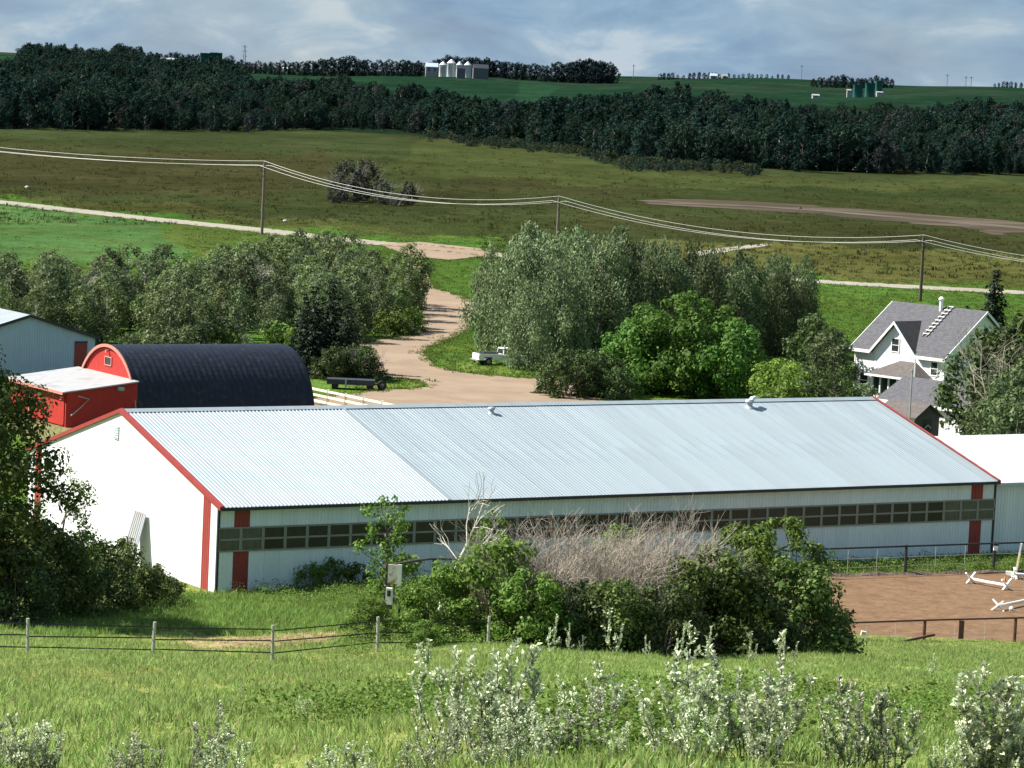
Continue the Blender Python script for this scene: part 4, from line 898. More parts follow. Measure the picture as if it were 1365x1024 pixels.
farhouse('small white shed touching the left green tank', 1131, 1930, 119, 123, 5, M['leanto_roof'], M['leanto_roof'])
farhouse('low white shed right of the dark green tank', 1172, 1940, 122, 125, 8, M['leanto_roof'], M['leanto_roof'])
farhouse('white farmhouse among trees on the right skyline', 951, 2700, 98, 106, 9, M['trailer_grey'], M['grey_metal'])
farhouse('pale farmhouse beside the taller trees on the right skyline', 966, 2710, 99, 106, 7, M['trailer_grey'], M['leanto_roof'])
farhouse('tiny white building on the left skyline right of the green tanks', 380, 2500, 90, 94, 6, M['white_paint'], M['white_paint'])
farhouse('pale low building on the left skyline left of the green tanks', 222, 2450, 77, 82, 26, M['leanto_roof'], M['leanto_roof'])
def tower(lab, px, D, pyt, pyb, lattice):
    b_ = at(px, D); k = D / F; h = (pyb - pyt) * k + 2; o = thing('transmission_tower' if lattice else 'utility_pole', lab, 'tower' if lattice else 'pole', b_)
    if lattice:
        for x, y in ((-1, -1), (1, -1), (1, 1), (-1, 1)): MB().tube([(x * 1.5, y * 1.5, -1), (x * .35, y * .35, h)], .22, 4).build('leg', M['trailer_grey'], o)
        for z in (.55, .75, .92): MB().beam((-2.6, 0, h * z), (2.6, 0, h * z), .3, .3).build('arm', M['trailer_grey'], o)
        for z in (.15, .35): MB().beam((-1.4 + z, -1.4 + z, h * z), (1.4 - z, -1.4 + z, h * (z + .18)), .2, .2).build('brace', M['trailer_grey'], o)
    else:
        MB().tube([(0, 0, -1), (0, 0, h)], .3, 5).build('pole', M['trailer_grey'], o); MB().beam((-1.6, 0, h * .9), (1.6, 0, h * .9), .3, .3).build('crossarm', M['trailer_grey'], o)
tower('lattice transmission tower on the left skyline', 325, 2900, 62, 92, True)
tower('thin pole on the skyline left of the windbreak in the middle', 844, 2900, 89, 104, False)
tower('thin pole on the skyline left of the green tanks', 1068, 2800, 96, 112, False)
tower('thin pole standing alone on the right skyline', 1262, 2700, 104, 118, False)
tower('thin pole of the pair on the far right skyline', 1287, 2720, 106, 118, False)
tower('second thin pole of the pair on the far right skyline', 1294, 2730, 106, 118, False)
for lab, px, py, s in (('white boulder in the brown field at the left edge', 36, 251, .45), ('pale stone by the roadside right of the weathered power pole', 380, 296, .4), ('small dark bale in the brown track', 1066, 279, .5)):
    p = P(px, py); o = thing('boulder', lab, 'stone', p); rr = random.Random(px); mb = MB()
    mb.lathe([(0, 0), (s * .8, .05), (s, s * .4), (s * .75, s * .85), (s * .2, s * 1.1), (0, s * 1.1)], 9); mb.v = [(x * rr.uniform(.8, 1.15), y * rr.uniform(.8, 1.15), z) for x, y, z in mb.v]
    mb.build('boulder_body', M['trailer_dark'] if 'bale' in lab else M['stone'], o)
# ------------------------------------------------------------------ trees and shrubs
def unit(v): return v / (np.linalg.norm(v, axis=-1, keepdims=True) + 1e-9)
def leaves(name, C, Nn, size, m, aspect=.62, T=None, rng=None):
    """one diamond shaped leaf (or spray of leaves) at each point"""
    rng = rng or np.random.default_rng(1); n = len(C)
    if T is None: T = np.cross(Nn, rng.normal(size=(n, 3)))
    T = unit(T); B = unit(np.cross(Nn, T)); s = np.asarray(size).reshape(-1, 1) * np.ones((n, 1))
    bend = unit(Nn) * s * .12
    V = np.stack([C - T * s * .5, C + B * s * aspect * .5 + bend, C + T * s * .5, C - B * s * aspect * .5 + bend], 1).reshape(-1, 3)
    return raw_mesh(name, V, np.arange(n * 4).reshape(-1, 4), m)
def clump_cloud(rng, cen, rad_, n_each, shell=.45, squash=.8, droop=0.0, mess=.36):
    """points spread through a set of leaf clumps, thicker towards their outside"""
    C = []; Nn = []
    for c, r in zip(cen, rad_):
        n = max(4, int(n_each * (r / np.mean(rad_)) ** 2)); d = unit(rng.normal(size=(n, 3))); q = r * rng.random((n, 1)) ** shell
        p = d * q * np.array([1, 1, squash])
        if droop: p[:, 2] -= droop * r * (np.abs(p[:, 0]) + np.abs(p[:, 1])) / r * rng.random(n)
        C.append(c + p); Nn.append(unit(d * .9 + rng.normal(size=(n, 3)) * mess + np.array([0, 0, .30])))
    return np.concatenate(C), np.concatenate(Nn)
def wobble(rng, p, q, k, amt):
    p, q = np.array(p, float), np.array(q, float)
    return [p + (q - p) * i / k + (rng.normal(size=3) * amt if 0 < i < k else 0) for i in range(k + 1)]
def tree_mesh(seed, h=8., R=2.4, base=.18, shape='oval', nclump=34, cr=.8, per=46, leaf=.30, lm='leaf_grey', bark='bark', droop=0., squash=.8, aspect=.62, trunk_r=.016, stems=1):
    rng = np.random.default_rng(seed); cen = []; rad_ = []
    for i in range(nclump):
        u = (i + rng.random()) / nclump
        if shape == 'oval': e_ = math.sin(math.pi * min(1, .10 + .88 * u)) ** .7
        elif shape == 'round': e_ = math.sqrt(max(.05, 1 - (2 * u - .85) ** 2 / 1.35))
        elif shape == 'cone': e_ = max(.08, 1 - u) ** .9
        elif shape == 'dome': e_ = math.sqrt(max(.06, 1 - u * u * .96))
        elif shape == 'vase': e_ = .35 + .65 * math.sin(math.pi * (.1 + .8 * u))
        a = i * 2.4 + rng.normal() * .5; r = R * e_ * math.sqrt(.22 + .78 * rng.random()) * (1 + rng.normal() * .09)
        z = h * (base + (1 - base) * u) - cr * .3
        cen.append((r * math.cos(a), r * math.sin(a), z)); rad_.append(cr * (.65 + .7 * rng.random()) * (.7 if u > .85 else 1))
    cen = np.array(cen); C, Nn = clump_cloud(rng, cen, rad_, per, squash=squash, droop=droop)
    C[:, 2] = np.maximum(C[:, 2], .05)
    T = None
    if droop: T = unit(rng.normal(size=C.shape) * .5 + np.array([0, 0, -1.0]))
    crown = leaves('crown', C, Nn, leaf * (.6 + .8 * rng.random(len(C))), M[lm], aspect, T, rng)
    mb = MB(); r0 = max(.05, h * trunk_r)
    for s in range(stems):
        a = 2 * math.pi * s / stems; q = np.array([math.cos(a), math.sin(a), 0]) * (R * .35 if stems > 1 else .15)
        mb.tube(wobble(rng, q * .25 + (0, 0, -.4), q + (0, 0, h * .82), 5, h * .012), [r0, r0 * .85, r0 * .68, r0 * .5, r0 * .33, r0 * .12], 6)
    for c in cen[::max(1, nclump // 16)]:
        z0 = max(h * base * .6, c[2] - .55 * math.hypot(c[0], c[1]) - .4); z0 = max(.2, min(z0, h * .75))
        mb.tube(wobble(rng, (0, 0, z0), c, 3, .12), [r0 * .38, r0 * .28, r0 * .18, r0 * .06], 5)
    return mb.mesh('trunk', M[bark]), crown
def spruce_mesh(seed, h=10, R=1.6, lm='needle', per=26, leaf=.34):
    rng = np.random.default_rng(seed); C = []; Nn = []; T = []; mb = MB(); tiers = int(h * 2.1)
    mb.tube([(0, 0, -.3), (0, 0, h * .6), (0, 0, h * .98)], [h * .016, h * .009, .02], 6)
    for i in range(tiers):
        u = i / tiers; z = h * (.06 + .92 * u); r = R * (1 - u) ** .85 * (.85 + .3 * rng.random()) + .12; nb = max(4, int(9 * (1 - u) + 3))
        for k in range(nb):
            a = 2 * math.pi * k / nb + rng.random() * .7; d = np.array([math.cos(a), math.sin(a), 0]); rr = r * (.75 + .35 * rng.random())
            tip = d * rr + (0, 0, z - .28 * rr + .1); root = np.array([0, 0, z + .08])
            n = max(5, int(per * rr / R)); s = rng.random((n, 1)) ** .7
            C.append(root + (tip - root) * s + rng.normal(size=(n, 3)) * .10); Nn.append(unit(np.array([0, 0, 1]) + d * .3 + rng.normal(size=(n, 3)) * .45)); T.append(unit(d + np.array([0, 0, -.35]) + rng.normal(size=(n, 3)) * .5))
            if i % 3 == 0: mb.tube([root, tip], [.03, .008], 3)
    C = np.concatenate(C)
    return mb.mesh('trunk', M['bark']), leaves('crown', C, np.concatenate(Nn), leaf * (.6 + .8 * rng.random(len(C))), M[lm], .45, np.concatenate(T), rng)
def twig_mesh(seed, h=3., spread=.8, levels=4, stems=7, r0=.035, m='twig', fan=3, up=.55, name='branches'):
    """bare branches that fork again and again"""
    rng = np.random.default_rng(seed); mb = MB()
    def grow(p, d, ln_, r, lv):
        q = p + d * ln_; midp = (p + q) / 2 + rng.normal(size=3) * ln_ * .07; mb.tube([p, midp, q], [r, r * .82, r * .62], 4 if lv > 1 else 3)
        if lv <= 0: return
        for k in range(fan):
            s = .45 + .55 * (k + 1) / fan; nd = unit(d + rng.normal(size=3) * .48 + np.array([0, 0, up * .35])); grow(p + (q - p) * s, nd, ln_ * (.56 + .25 * rng.random()), r * .58, lv - 1)
    for s in range(stems):
        a = 2 * math.pi * s / stems + rng.random(); t_ = spread * rng.random() ** .5; d = unit(np.array([math.cos(a) * t_, math.sin(a) * t_, 1.0])); grow(np.array([math.cos(a), math.sin(a), 0]) * .18 * (stems > 1) + (0, 0, -.15), d, h * .46, r0, levels)
    return mb.mesh(name, M[m])
def plant(name, label, cat, loc, trunk, crown, s=1.0, rz=0., group=None, tn='trunk', cn='crown', sz=None):
    o = thing(name, label, cat, loc, rz, group); o.scale = (s, s, sz or s)
    obj(tn, trunk, o)
    if crown is not None: obj(cn, crown, o)
    return o
rnd = random.Random(11)
# --- the belt behind the barns
BELT = [tree_mesh(20 + i, 7.0, (2.1, 2.5, 1.9, 2.7, 2.2, 2.4)[i], .10, 'oval', 40, .85, 78, .27, ('leaf_grey', 'leaf_olive', 'leaf_poplar', 'leaf_grey', 'leaf_olive', 'leaf_poplar')[i], 'bark_pale' if i % 2 else 'bark') for i in range(6)]
fr = lambda px: np.interp(px, (-60, 0, 130, 300, 420, 480, 555), (300, 300, 305, 312, 318, 332, 348))
bk = lambda px: np.interp(px, (-60, 0, 130, 250, 430, 500, 556), (338, 340, 346, 366, 402, 398, 372))
placed = []
tries = 0
while len(placed) < 120 and tries < 6000:
    tries += 1; px = rnd.uniform(-50, 552); d = rnd.uniform(fr(px), bk(px)); p = at(px, d)
    if all((p[0] - q[0]) ** 2 + (p[1] - q[1]) ** 2 > 2.5 ** 2 for q in placed): placed.append(p)
for p in placed:
    k = rnd.randrange(6); s = rnd.uniform(.80, 1.12); kind = 'leaf_grey' if k in (0, 1, 3, 4) else 'dark'
    px, _ = project(p)
    s *= np.interp(px, (-50, 90, 300, 400, 470, 560), (.92, .94, .92, .96, .97, .93)) * rnd.choice((.84, .93, 1.0, 1.06, 1.12))
    col_ = {0: 'grey green', 3: 'grey green', 1: 'olive', 4: 'olive', 2: 'dark green', 5: 'dark green'}[k]
    zone = 'above the grey machine shed' if px < 130 else 'above the red barn gable' if px < 230 else 'above the black arched roof' if px < 400 else 'beside the gravel drive'
    edge = 'front' if p[1] < (fr(px) + bk(px)) / 2 else 'back'
    plant('poplar_tree', '%s poplar at the %s of the belt, %s' % (col_, edge, zone), 'tree', p, *BELT[k], s, rnd.uniform(0, 6.28), '%s poplars at the %s of the belt %s' % (col_, edge, zone))
# undergrowth in front of the belt
UND = [tree_mesh(40 + i, 2.4, 1.6, .02, 'dome', 18, .6, 46, .26, 'leaf_grey' if i else 'leaf_shrub', 'bark', stems=3) for i in range(3)]
for i in range(24):
    px = rnd.uniform(130, 552); p = at(px, fr(px) - rnd.uniform(1.5, 6))
    plant('shrub', 'low shrub in the undergrowth at the front of the poplar belt', 'shrub', p, *UND[i % 3], rnd.uniform(.7, 1.2), rnd.uniform(0, 6.28), 'shrubs at the front of the belt', 'stem', 'foliage')
for i, (px, d, h, lab) in enumerate(((85, 322, 7.0, 'bare grey poplar among the leafy ones at the left of the belt'), (330, 345, 6.2, 'bare pale poplar in the middle of the belt above the black roof'), (398, 352, 6.5, 'bare pale poplar at the right of the belt above the black roof'))):
    plant('bare_tree', lab, 'tree', at(px, d), twig_mesh(60 + i, h, .5, 4, 2, .09, 'twig_pale', 3), None, 1, i, tn='branches')
SPR = [spruce_mesh(70 + i, 8.5, (2.5, 2.2, 1.5)[i], per=36, leaf=.42) for i in range(3)]
for i, (px, d, s, lab) in enumerate(((416, 290, .98, 'dark spruce just behind the right end of the black arched roof'), (438, 294, 1.02, 'tallest dark spruce right of the black arched roof'), (460, 291, .80, 'short dark spruce nearest the gravel drive'), (404, 300, .8, 'dark spruce half hidden by the black arched roof'))):
    plant('spruce_tree', lab, 'tree', at(px, d), *SPR[i % 2], s, i * 1.3)
DARK = [tree_mesh(80 + i, 3.2, 2.3, .0, 'dome', 30, .62, 70, .22, 'leaf_dark', 'bark', stems=4) for i in range(3)]
RND = tree_mesh(135, 4.0, 3.2, .0, 'dome', 70, .7, 120, .22, 'leaf_dark', 'bark', stems=5)
plant('shrub', 'dark rounded shrub behind the flat trailer with brown twigs', 'shrub', at(476, 287), *RND, .78, 0, None, 'stem', 'foliage')
plant('shrub', 'dark shrub between the spruces and the flat trailer', 'shrub', at(448, 286), *RND, .72, 1, None, 'stem', 'foliage')
plant('bare_shrub', 'leafless twigs sticking out of the dark shrub by the gravel drive', 'shrub', at(482, 286.5), twig_mesh(65, 3.6, .8, 3, 5, .04, 'twig', 3), None, 1, 0, None, 'branches')
# --- tall willows right of the drive
WIL = [tree_mesh(100 + i, 12.0, (3.6, 3.1, 3.4, 2.9)[i], .06, ('vase', 'oval', 'vase', 'oval')[i], 70, 1.0, 120, .36, ('leaf_willow', 'leaf_willow', 'leaf_poplar', 'leaf_poplar')[i], 'bark', droop=1.0, squash=1.15, aspect=.42) for i in range(4)]
wl = [(668, 322, 11.2, 0), (690, 318, 12.0, 1), (716, 322, 12.6, 0), (700, 338, 12.6, 1), (745, 316, 10.6, 0), (758, 332, 12.6, 1), (795, 322, 12.7, 0), (818, 334, 12.9, 1), (842, 324, 12.0, 2), (868, 336, 12.0, 0), (890, 326, 10.8, 3), (915, 338, 11.4, 2), (938, 330, 10.4, 3), (962, 342, 11.0, 2), (985, 332, 9.6, 3), (1010, 344, 10.3, 2), (1034, 334, 9.2, 3), (1052, 346, 10.2, 2), (1066, 336, 8.0, 3), (655, 326, 8.0, 0), (704, 304.5, 9.0, 0)]
labs = {0: 'pale drooping willow at the left edge of the tall clump beside the drive', 4: 'pale drooping willow just behind the pickup truck', 20: 'pale drooping willow overhanging the pickup truck', 17: 'tall dark poplar at the right end of the clump beside the house lawn'}
for i, (px, d, h, k) in enumerate(wl):
    kind = 'pale grey green drooping willow in the tall clump right of the drive' if k < 2 else 'darker green poplar in the right half of the tall clump'
    plant('willow_tree' if k < 2 else 'poplar_tree', labs.get(i, kind), 'tree', at(px, d), *WIL[k], h / 12.0 * .97, rnd.uniform(0, 6.28), ('pale willows right of the drive' if k < 2 else 'darker poplars of the right clump') if i not in labs else None)
MAP = [tree_mesh(120 + i, (9.0, 6.5, 7.2)[i], (5.0, 3.6, 3.9)[i], .07, 'round', (78, 46, 52)[i], 1.15, 150, .34, 'leaf_maple', 'bark') for i in range(3)]
plant('maple_tree', 'largest bright green maple in front of the poplar clump', 'tree', at(912, 287), *MAP[0], 1.0, .4)
plant('maple_tree', 'bright green maple at the left of the largest one', 'tree', at(850, 288), *MAP[1], 1.0, 1.7)
plant('maple_tree', 'bright green maple at the right of the largest one', 'tree', at(968, 284), *MAP[2], .98, 2.9)
plant('shrub', 'large dark rounded bush at the edge of the gravel yard', 'shrub', at(756, 281), *RND, 1.0, .5, None, 'stem', 'foliage')
plant('shrub', 'tall dark bush between the rounded bush and the maples', 'shrub', at(800, 284), *RND, .95, 2.5, None, 'stem', 'foliage')
plant('shrub', 'dark bush filling the gap below the left maple', 'shrub', at(822, 281), *DARK[1], .9, 4, None, 'stem', 'foliage')
LIM = tree_mesh(130, 4.0, 2.1, .08, 'round', 30, .68, 80, .24, 'leaf_lime', 'bark')
plant('small_tree', 'small yellow green tree in front of the dark poplars', 'tree', at(1037, 278), *LIM, 1.12, 0)
MIX = [tree_mesh(140 + i, 7.0, 2.7, .04, 'oval', 46, .85, 85, .30, ('leaf_poplar', 'leaf_dark')[i], 'bark') for i in range(2)]
plant('small_tree', 'dark leafy tree standing by the left corner of the farmhouse', 'tree', at(1106, 289), *MIX[0], .92, 1)
plant('small_tree', 'dark round tree between the yellow green tree and the farmhouse', 'tree', at(1083, 296), *MIX[1], 1.0, 3)
plant('shrub', 'grey green shrub against the farmhouse corner', 'shrub', at(1146, 280), *UND[1], 1.05, 0, None, 'stem', 'foliage')
plant('shrub', 'dark shrub below the dark leafy tree by the farmhouse', 'shrub', at(1110, 279), *DARK[2], 1.05, 0, None, 'stem', 'foliage')
plant('shrub', 'low shrub at the lawn behind the ridge of the barn', 'shrub', at(1062, 277), *UND[0], .9, 0, None, 'stem', 'foliage')
plant('shrub', 'low dark shrub in front of the house porch', 'shrub', at(1212, 264), *DARK[1], .72, 0, None, 'stem', 'foliage')
SLIM = spruce_mesh(150, 10, 2.4, per=54, leaf=.42)
plant('spruce_tree', 'slim dark spruce standing behind the farmhouse', 'tree', at(1321, 335), *SLIM, 1.02, 0)
plant('spruce_tree', 'small dark spruce between the power pole and the slim spruce', 'tree', at(1285, 330), *SPR[2], .78, 1)
plant('spruce_tree', 'small dark spruce at the foot of the dark power pole', 'tree', at(1232, 345), *SPR[2], .62, 2)
for px, d, k, s, lab in ((1352, 233, 0, 1.15, 'leafy green tree at the right edge beside the bare grey one'), (1308, 256, 1, 1.34, 'dark leafy tree hiding the right half of the farmhouse'), (1350, 248, 0, 1.2, 'dark leafy tree in front of the garage'), (1352, 252, 1, 1.55, 'tall dark tree at the right edge behind the annex'), (1336, 238, 0, 1.0, 'low leafy tree just behind the annex roof'), (1362, 238, 1, 1.2, 'dark tree at the right edge touching the annex roof')):
    plant('small_tree', lab, 'tree', at(px, d), *MIX[k], s, rnd.uniform(0, 6))
plant('bare_tree', 'bare grey tree between the leafy trees at the right edge', 'tree', at(1345, 243), twig_mesh(155, 11.0, .75, 4, 3, .08, 'twig_grey', 3), None, .95, 0, tn='branches')
# --- grey trees standing in the brown field
FT = [tree_mesh(160 + i, 9, 3.1, .05, 'round', 40, 1.1, 44, .5, 'leaf_fieldtree', 'bark') for i in range(2)]
for i, (px, d, s, lab) in enumerate(((462, 665, .98, 'tallest grey tree of the clump in the brown field'), (486, 672, .95, 'grey tree in the middle of the clump in the brown field'), (508, 660, .6, 'short grey tree right of the middle of the field clump'), (544, 662, .55, 'grey tree standing last at the right of the field clump'), (448, 655, .6, 'short grey tree at the left of the field clump'), (526, 655, .33, 'dark bush low in the field clump'))):
    plant('field_tree', lab, 'tree', at(px, d), *FT[i % 2], s, i)
    plant('bare_tree', 'bare branches rising among the grey trees in the brown field', 'tree', at(px + 3, d + 2), twig_mesh(165 + i, 8.4 * s, .6, 4, 3, .10, 'twig', 3), None, 1, i, 'bare branches in the field clump', tn='branches')

# --- the dark tree and shrubs at the left edge
BIG = tree_mesh(170, 10.2, 3.1, .06, 'oval', 80, .9, 240, .20, 'leaf_shade', 'bark')
plant('ash_tree', 'tall dark leafy tree at the left edge in front of the barns', 'tree', at(-48, 139), *BIG, 1.2, .3)
plant('ash_tree', 'dark leafy tree cut by the left edge of the view', 'tree', at(-70, 143), *BIG, 1.1, 2.4)
SEC = tree_mesh(171, 7.6, 2.0, .1, 'vase', 34, .62, 95, .17, 'leaf_shade', 'bark')
plant('small_tree', 'airy young tree against the white gable of the riding barn', 'tree', at(78, 146), *SEC, .92, 0)
SHB = [tree_mesh(172 + i, 3.6, 2.3, .0, 'dome', 40, .62, 150, .17, ('leaf_shade', 'leaf_dark', 'leaf_shade')[i], 'bark', stems=4) for i in range(3)]
for px, d, k, s, lab in ((62, 143, 0, 1.2, 'dark shrub right below the tall tree at the left edge'), (112, 147, 1, 1.02, 'dark shrub in the middle of the row along the gable'), (152, 150, 2, .98, 'tallest shrub of the row along the white gable'), (196, 154, 0, .62, 'low shrub last but one in the row along the gable'), (224, 157, 1, .42, 'smallest shrub at the right end of the row by the gable'), (12, 137, 1, 1.0, 'dark shrub at the foot of the tall tree by the left edge')):
    plant('shrub', lab, 'shrub', at(px, d), *SHB[k], s, rnd.uniform(0, 6), None, 'stem', 'foliage')
# --- the thicket before the barn's long wall
THK = [tree_mesh(180 + i, 3.6, 2.2, .0, 'dome', 46, .58, 165, .165, ('leaf_shrub', 'leaf_shade', 'leaf_shrub', 'leaf_dark')[i], 'bark', stems=5) for i in range(4)]
TAL = tree_mesh(186, 5.4, 1.9, .02, 'oval', 48, .6, 165, .165, 'leaf_shrub', 'bark', stems=3)
for px, d, k, s, lab in ((578, 131, 0, .8, 'bright green bush at the left end of the thicket'), (656, 132, 0, 1.28, 'tallest bright green bush in the left of the thicket'), (700, 130, 2, .95, 'green bush left of the dead grey twigs'), (760, 131, 3, .86, 'dark green bush below the dead grey twigs'), (815, 131, 1, .86, 'dark bush in the middle of the thicket'), (880, 132, 3, .86, 'dark bush right of the middle of the thicket'), (945, 136, 1, 1.22, 'dark bush below the bright green one in the thicket'), (1052, 141, 1, 1.22, 'dark bush at the right end of the thicket'), (1088, 146, 3, .78, 'low dark bush touching the sand at the right end of the thicket'), (492, 129, 2, .52, 'low green bush by the last fence post'), (985, 137, 3, 1.1, 'dark bush between the bright green ones at the right of the thicket'), (566, 124, 0, .34, 'small green bush before the bright one at the left end')):
    plant('shrub', lab, 'shrub', at(px, d), *THK[k], s, rnd.uniform(0, 6), None, 'stem', 'foliage')
plant('small_tree', 'bright green young tree at the right of the thicket', 'tree', at(1030, 143), *TAL, 1.16, 0)
plant('small_tree', 'bright green young tree right of the dead twigs', 'tree', at(978, 144), *TAL, 1.06, 2)
plant('small_tree', 'green treetop rising above the middle of the thicket', 'tree', at(822, 147), *TAL, 1.02, 4)
DED = [twig_mesh(190 + i, (5.6, 5.0, 4.4)[i], .85, 4, 13, .052, 'twig_grey', 3) for i in range(3)]
for i, (px, d, k, s, lab) in enumerate(((655, 133, 2, .82, 'low dead grey bush beside the tallest green bush of the thicket'), (682, 133, 2, .98, 'dead grey bush at the left of the bare patch in the thicket'), (712, 134, 0, .97, 'tallest dead grey bush in the thicket'), (745, 135, 1, .98, 'dead grey bush left of the middle in the bare patch'), (780, 135, 1, 1.0, 'dead grey bush in the middle of the bare patch'), (816, 137, 0, .95, 'dead grey bush right of the middle in the bare patch'), (853, 138, 0, .98, 'dead grey bush at the right of the bare patch'), (883, 139, 1, 1.08, 'dead grey bush against the bright green tree'))):
    plant('dead_shrub', lab, 'shrub', at(px, d), DED[k], None, s, i * 1.1, None, 'branches')
# --- thin saplings by the wall
plant('bare_sapling', 'pale bare sapling in front of the barn windows', 'tree', at(578, 145), twig_mesh(200, 5.4, .35, 4, 1, .088, 'birch', 3, .8), None, 1.15, 0, tn='branches')
SAP = [tree_mesh(201 + i, 5.4, 1.15, .12, 'vase', 30, .42, 56, .17, 'leaf_shrub', 'bark') for i in range(2)]
plant('sapling', 'thin leafy sapling left of the pale bare one', 'tree', at(512, 164), *SAP[0], 1.1, 0)
plant('sapling', 'thin leafy sapling right of the pale bare one', 'tree', at(655, 150), *SAP[1], 1.08, 1)
plant('sapling', 'thin leafy sapling at the left of the dead bushes', 'tree', at(683, 150), *SAP[0], .86, 1)
for px, d, s, lab in ((412, 170, .52, 'low shrub against the barn wall at the left'), (446, 171, .58, 'grey green shrub against the barn wall'), (478, 171, .5, 'low shrub against the barn wall beside the thin sapling'), (532, 168, .7, 'shrub against the barn wall behind the gate boards')):
    plant('shrub', lab, 'shrub', at(px, d), *UND[0], s * 1.15, px, None, 'stem', 'foliage')
# --- the windbreaks on the skyline: every tree by itself
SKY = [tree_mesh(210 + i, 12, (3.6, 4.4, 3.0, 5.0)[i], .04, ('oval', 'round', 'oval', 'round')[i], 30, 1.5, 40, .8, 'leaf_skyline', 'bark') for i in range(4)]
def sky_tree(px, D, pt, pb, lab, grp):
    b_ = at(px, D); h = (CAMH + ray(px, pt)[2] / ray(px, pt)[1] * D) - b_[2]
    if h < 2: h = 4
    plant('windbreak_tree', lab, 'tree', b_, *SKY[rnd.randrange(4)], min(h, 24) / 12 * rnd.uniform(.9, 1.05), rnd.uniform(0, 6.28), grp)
def row(x0, x1, step, D, tops_, lab, grp, jit=3.):
    x = x0
    while x < x1:
        sky_tree(x, D + rnd.uniform(-25, 25), np.interp(x, *zip(*tops_)) + rnd.uniform(-1, jit), 0, lab, grp); x += step * rnd.uniform(.7, 1.3)
row(536, 650, 5.5, 2560, [(536, 78), (560, 84), (585, 78), (600, 72), (620, 74), (650, 78)], 'dark tree behind the white grain bins', 'trees behind the grain bins')
row(650, 822, 5.5, 2560, [(650, 80), (670, 80), (720, 85), (745, 82), (770, 78), (800, 77), (815, 83), (822, 92)], 'dark tree in the long windbreak right of the grain bins', 'trees of the windbreak right of the grain bins')
row(880, 1056, 6.5, 2720, [(880, 95), (910, 97), (945, 94), (960, 98), (1000, 97), (1056, 104)], 'low dark tree in the thin row on the right skyline', 'trees of the thin row on the right skyline')
row(1084, 1192, 6.5, 2420, [(1084, 104), (1105, 100), (1125, 99), (1150, 103), (1170, 97), (1192, 106)], 'dark tree around the green tanks on the right skyline', 'trees around the right green tanks')
row(1326, 1390, 6.5, 2420, [(1326, 112), (1340, 107), (1390, 106)], 'dark tree at the far right of the skyline', 'trees at the far right of the skyline')
row(330, 560, 6.5, 2480, [(330, 82), (400, 80), (440, 76), (460, 72), (500, 80), (545, 80), (560, 80)], 'dark tree in the row along the skyline left of the grain bins', 'trees of the row left of the grain bins')
row(200, 335, 6.0, 2600, [(200, 68), (240, 70), (270, 72), (300, 78), (335, 80)], 'dark tree in the row around the left green tanks', 'trees around the left green tanks')

# ------------------------------------------------------------------ scattered growth: instanced stuff
def scatter(name, pts, scales, protos, m=None, tilt=.12, seed=1):
    me = bpy.data.meshes.new(name); me.vertices.add(len(pts)); me.vertices.foreach_set('co', np.asarray(pts, np.float32).ravel())
    a_ = me.attributes.new('size', 'FLOAT', 'POINT'); a_.data.foreach_set('value', np.asarray(scales, np.float32)); me.update()
    o = tag(obj(name, me), kind='stuff'); cl = bpy.data.collections.new(name + '_kinds')
    for p in protos:
        q = bpy.data.objects.new(p.name, p); cl.objects.link(q)
    ng_ = bpy.data.node_groups.new(name, 'GeometryNodeTree'); ng_.interface.new_socket('Geometry', in_out='INPUT', socket_type='NodeSocketGeometry'); ng_.interface.new_socket('Geometry', in_out='OUTPUT', socket_type='NodeSocketGeometry')
    n = ng_.nodes; gi = n.new('NodeGroupInput'); go = n.new('NodeGroupOutput'); ip = n.new('GeometryNodeInstanceOnPoints'); ci = n.new('GeometryNodeCollectionInfo')
    ci.inputs['Collection'].default_value = cl; ci.inputs['Separate Children'].default_value = True; ci.inputs['Reset Children'].default_value = True
    ip.inputs['Pick Instance'].default_value = True
    rv = n.new('FunctionNodeRandomValue'); rv.data_type = 'FLOAT_VECTOR'; rv.inputs[0].default_value = (-tilt, -tilt, 0); rv.inputs[1].default_value = (tilt, tilt, 6.283); rv.inputs['Seed'].default_value = seed
    ri = n.new('FunctionNodeRandomValue'); ri.data_type = 'INT'; ri.inputs[4].default_value = 0; ri.inputs[5].default_value = len(protos) - 1; ri.inputs['Seed'].default_value = seed + 7
    na = n.new('GeometryNodeInputNamedAttribute'); na.data_type = 'FLOAT'; na.inputs['Name'].default_value = 'size'
    lk = ng_.links.new
    lk(gi.outputs[0], ip.inputs['Points']); lk(ci.outputs[0], ip.inputs['Instance']); lk(rv.outputs[0], ip.inputs['Rotation']); lk(ri.outputs[2], ip.inputs['Instance Index']); lk(na.outputs[0], ip.inputs['Scale']); lk(ip.outputs[0], go.inputs[0])
    md = o.modifiers.new('scatter', 'NODES'); md.node_group = ng_
    return o
nr = np.random.default_rng(5)
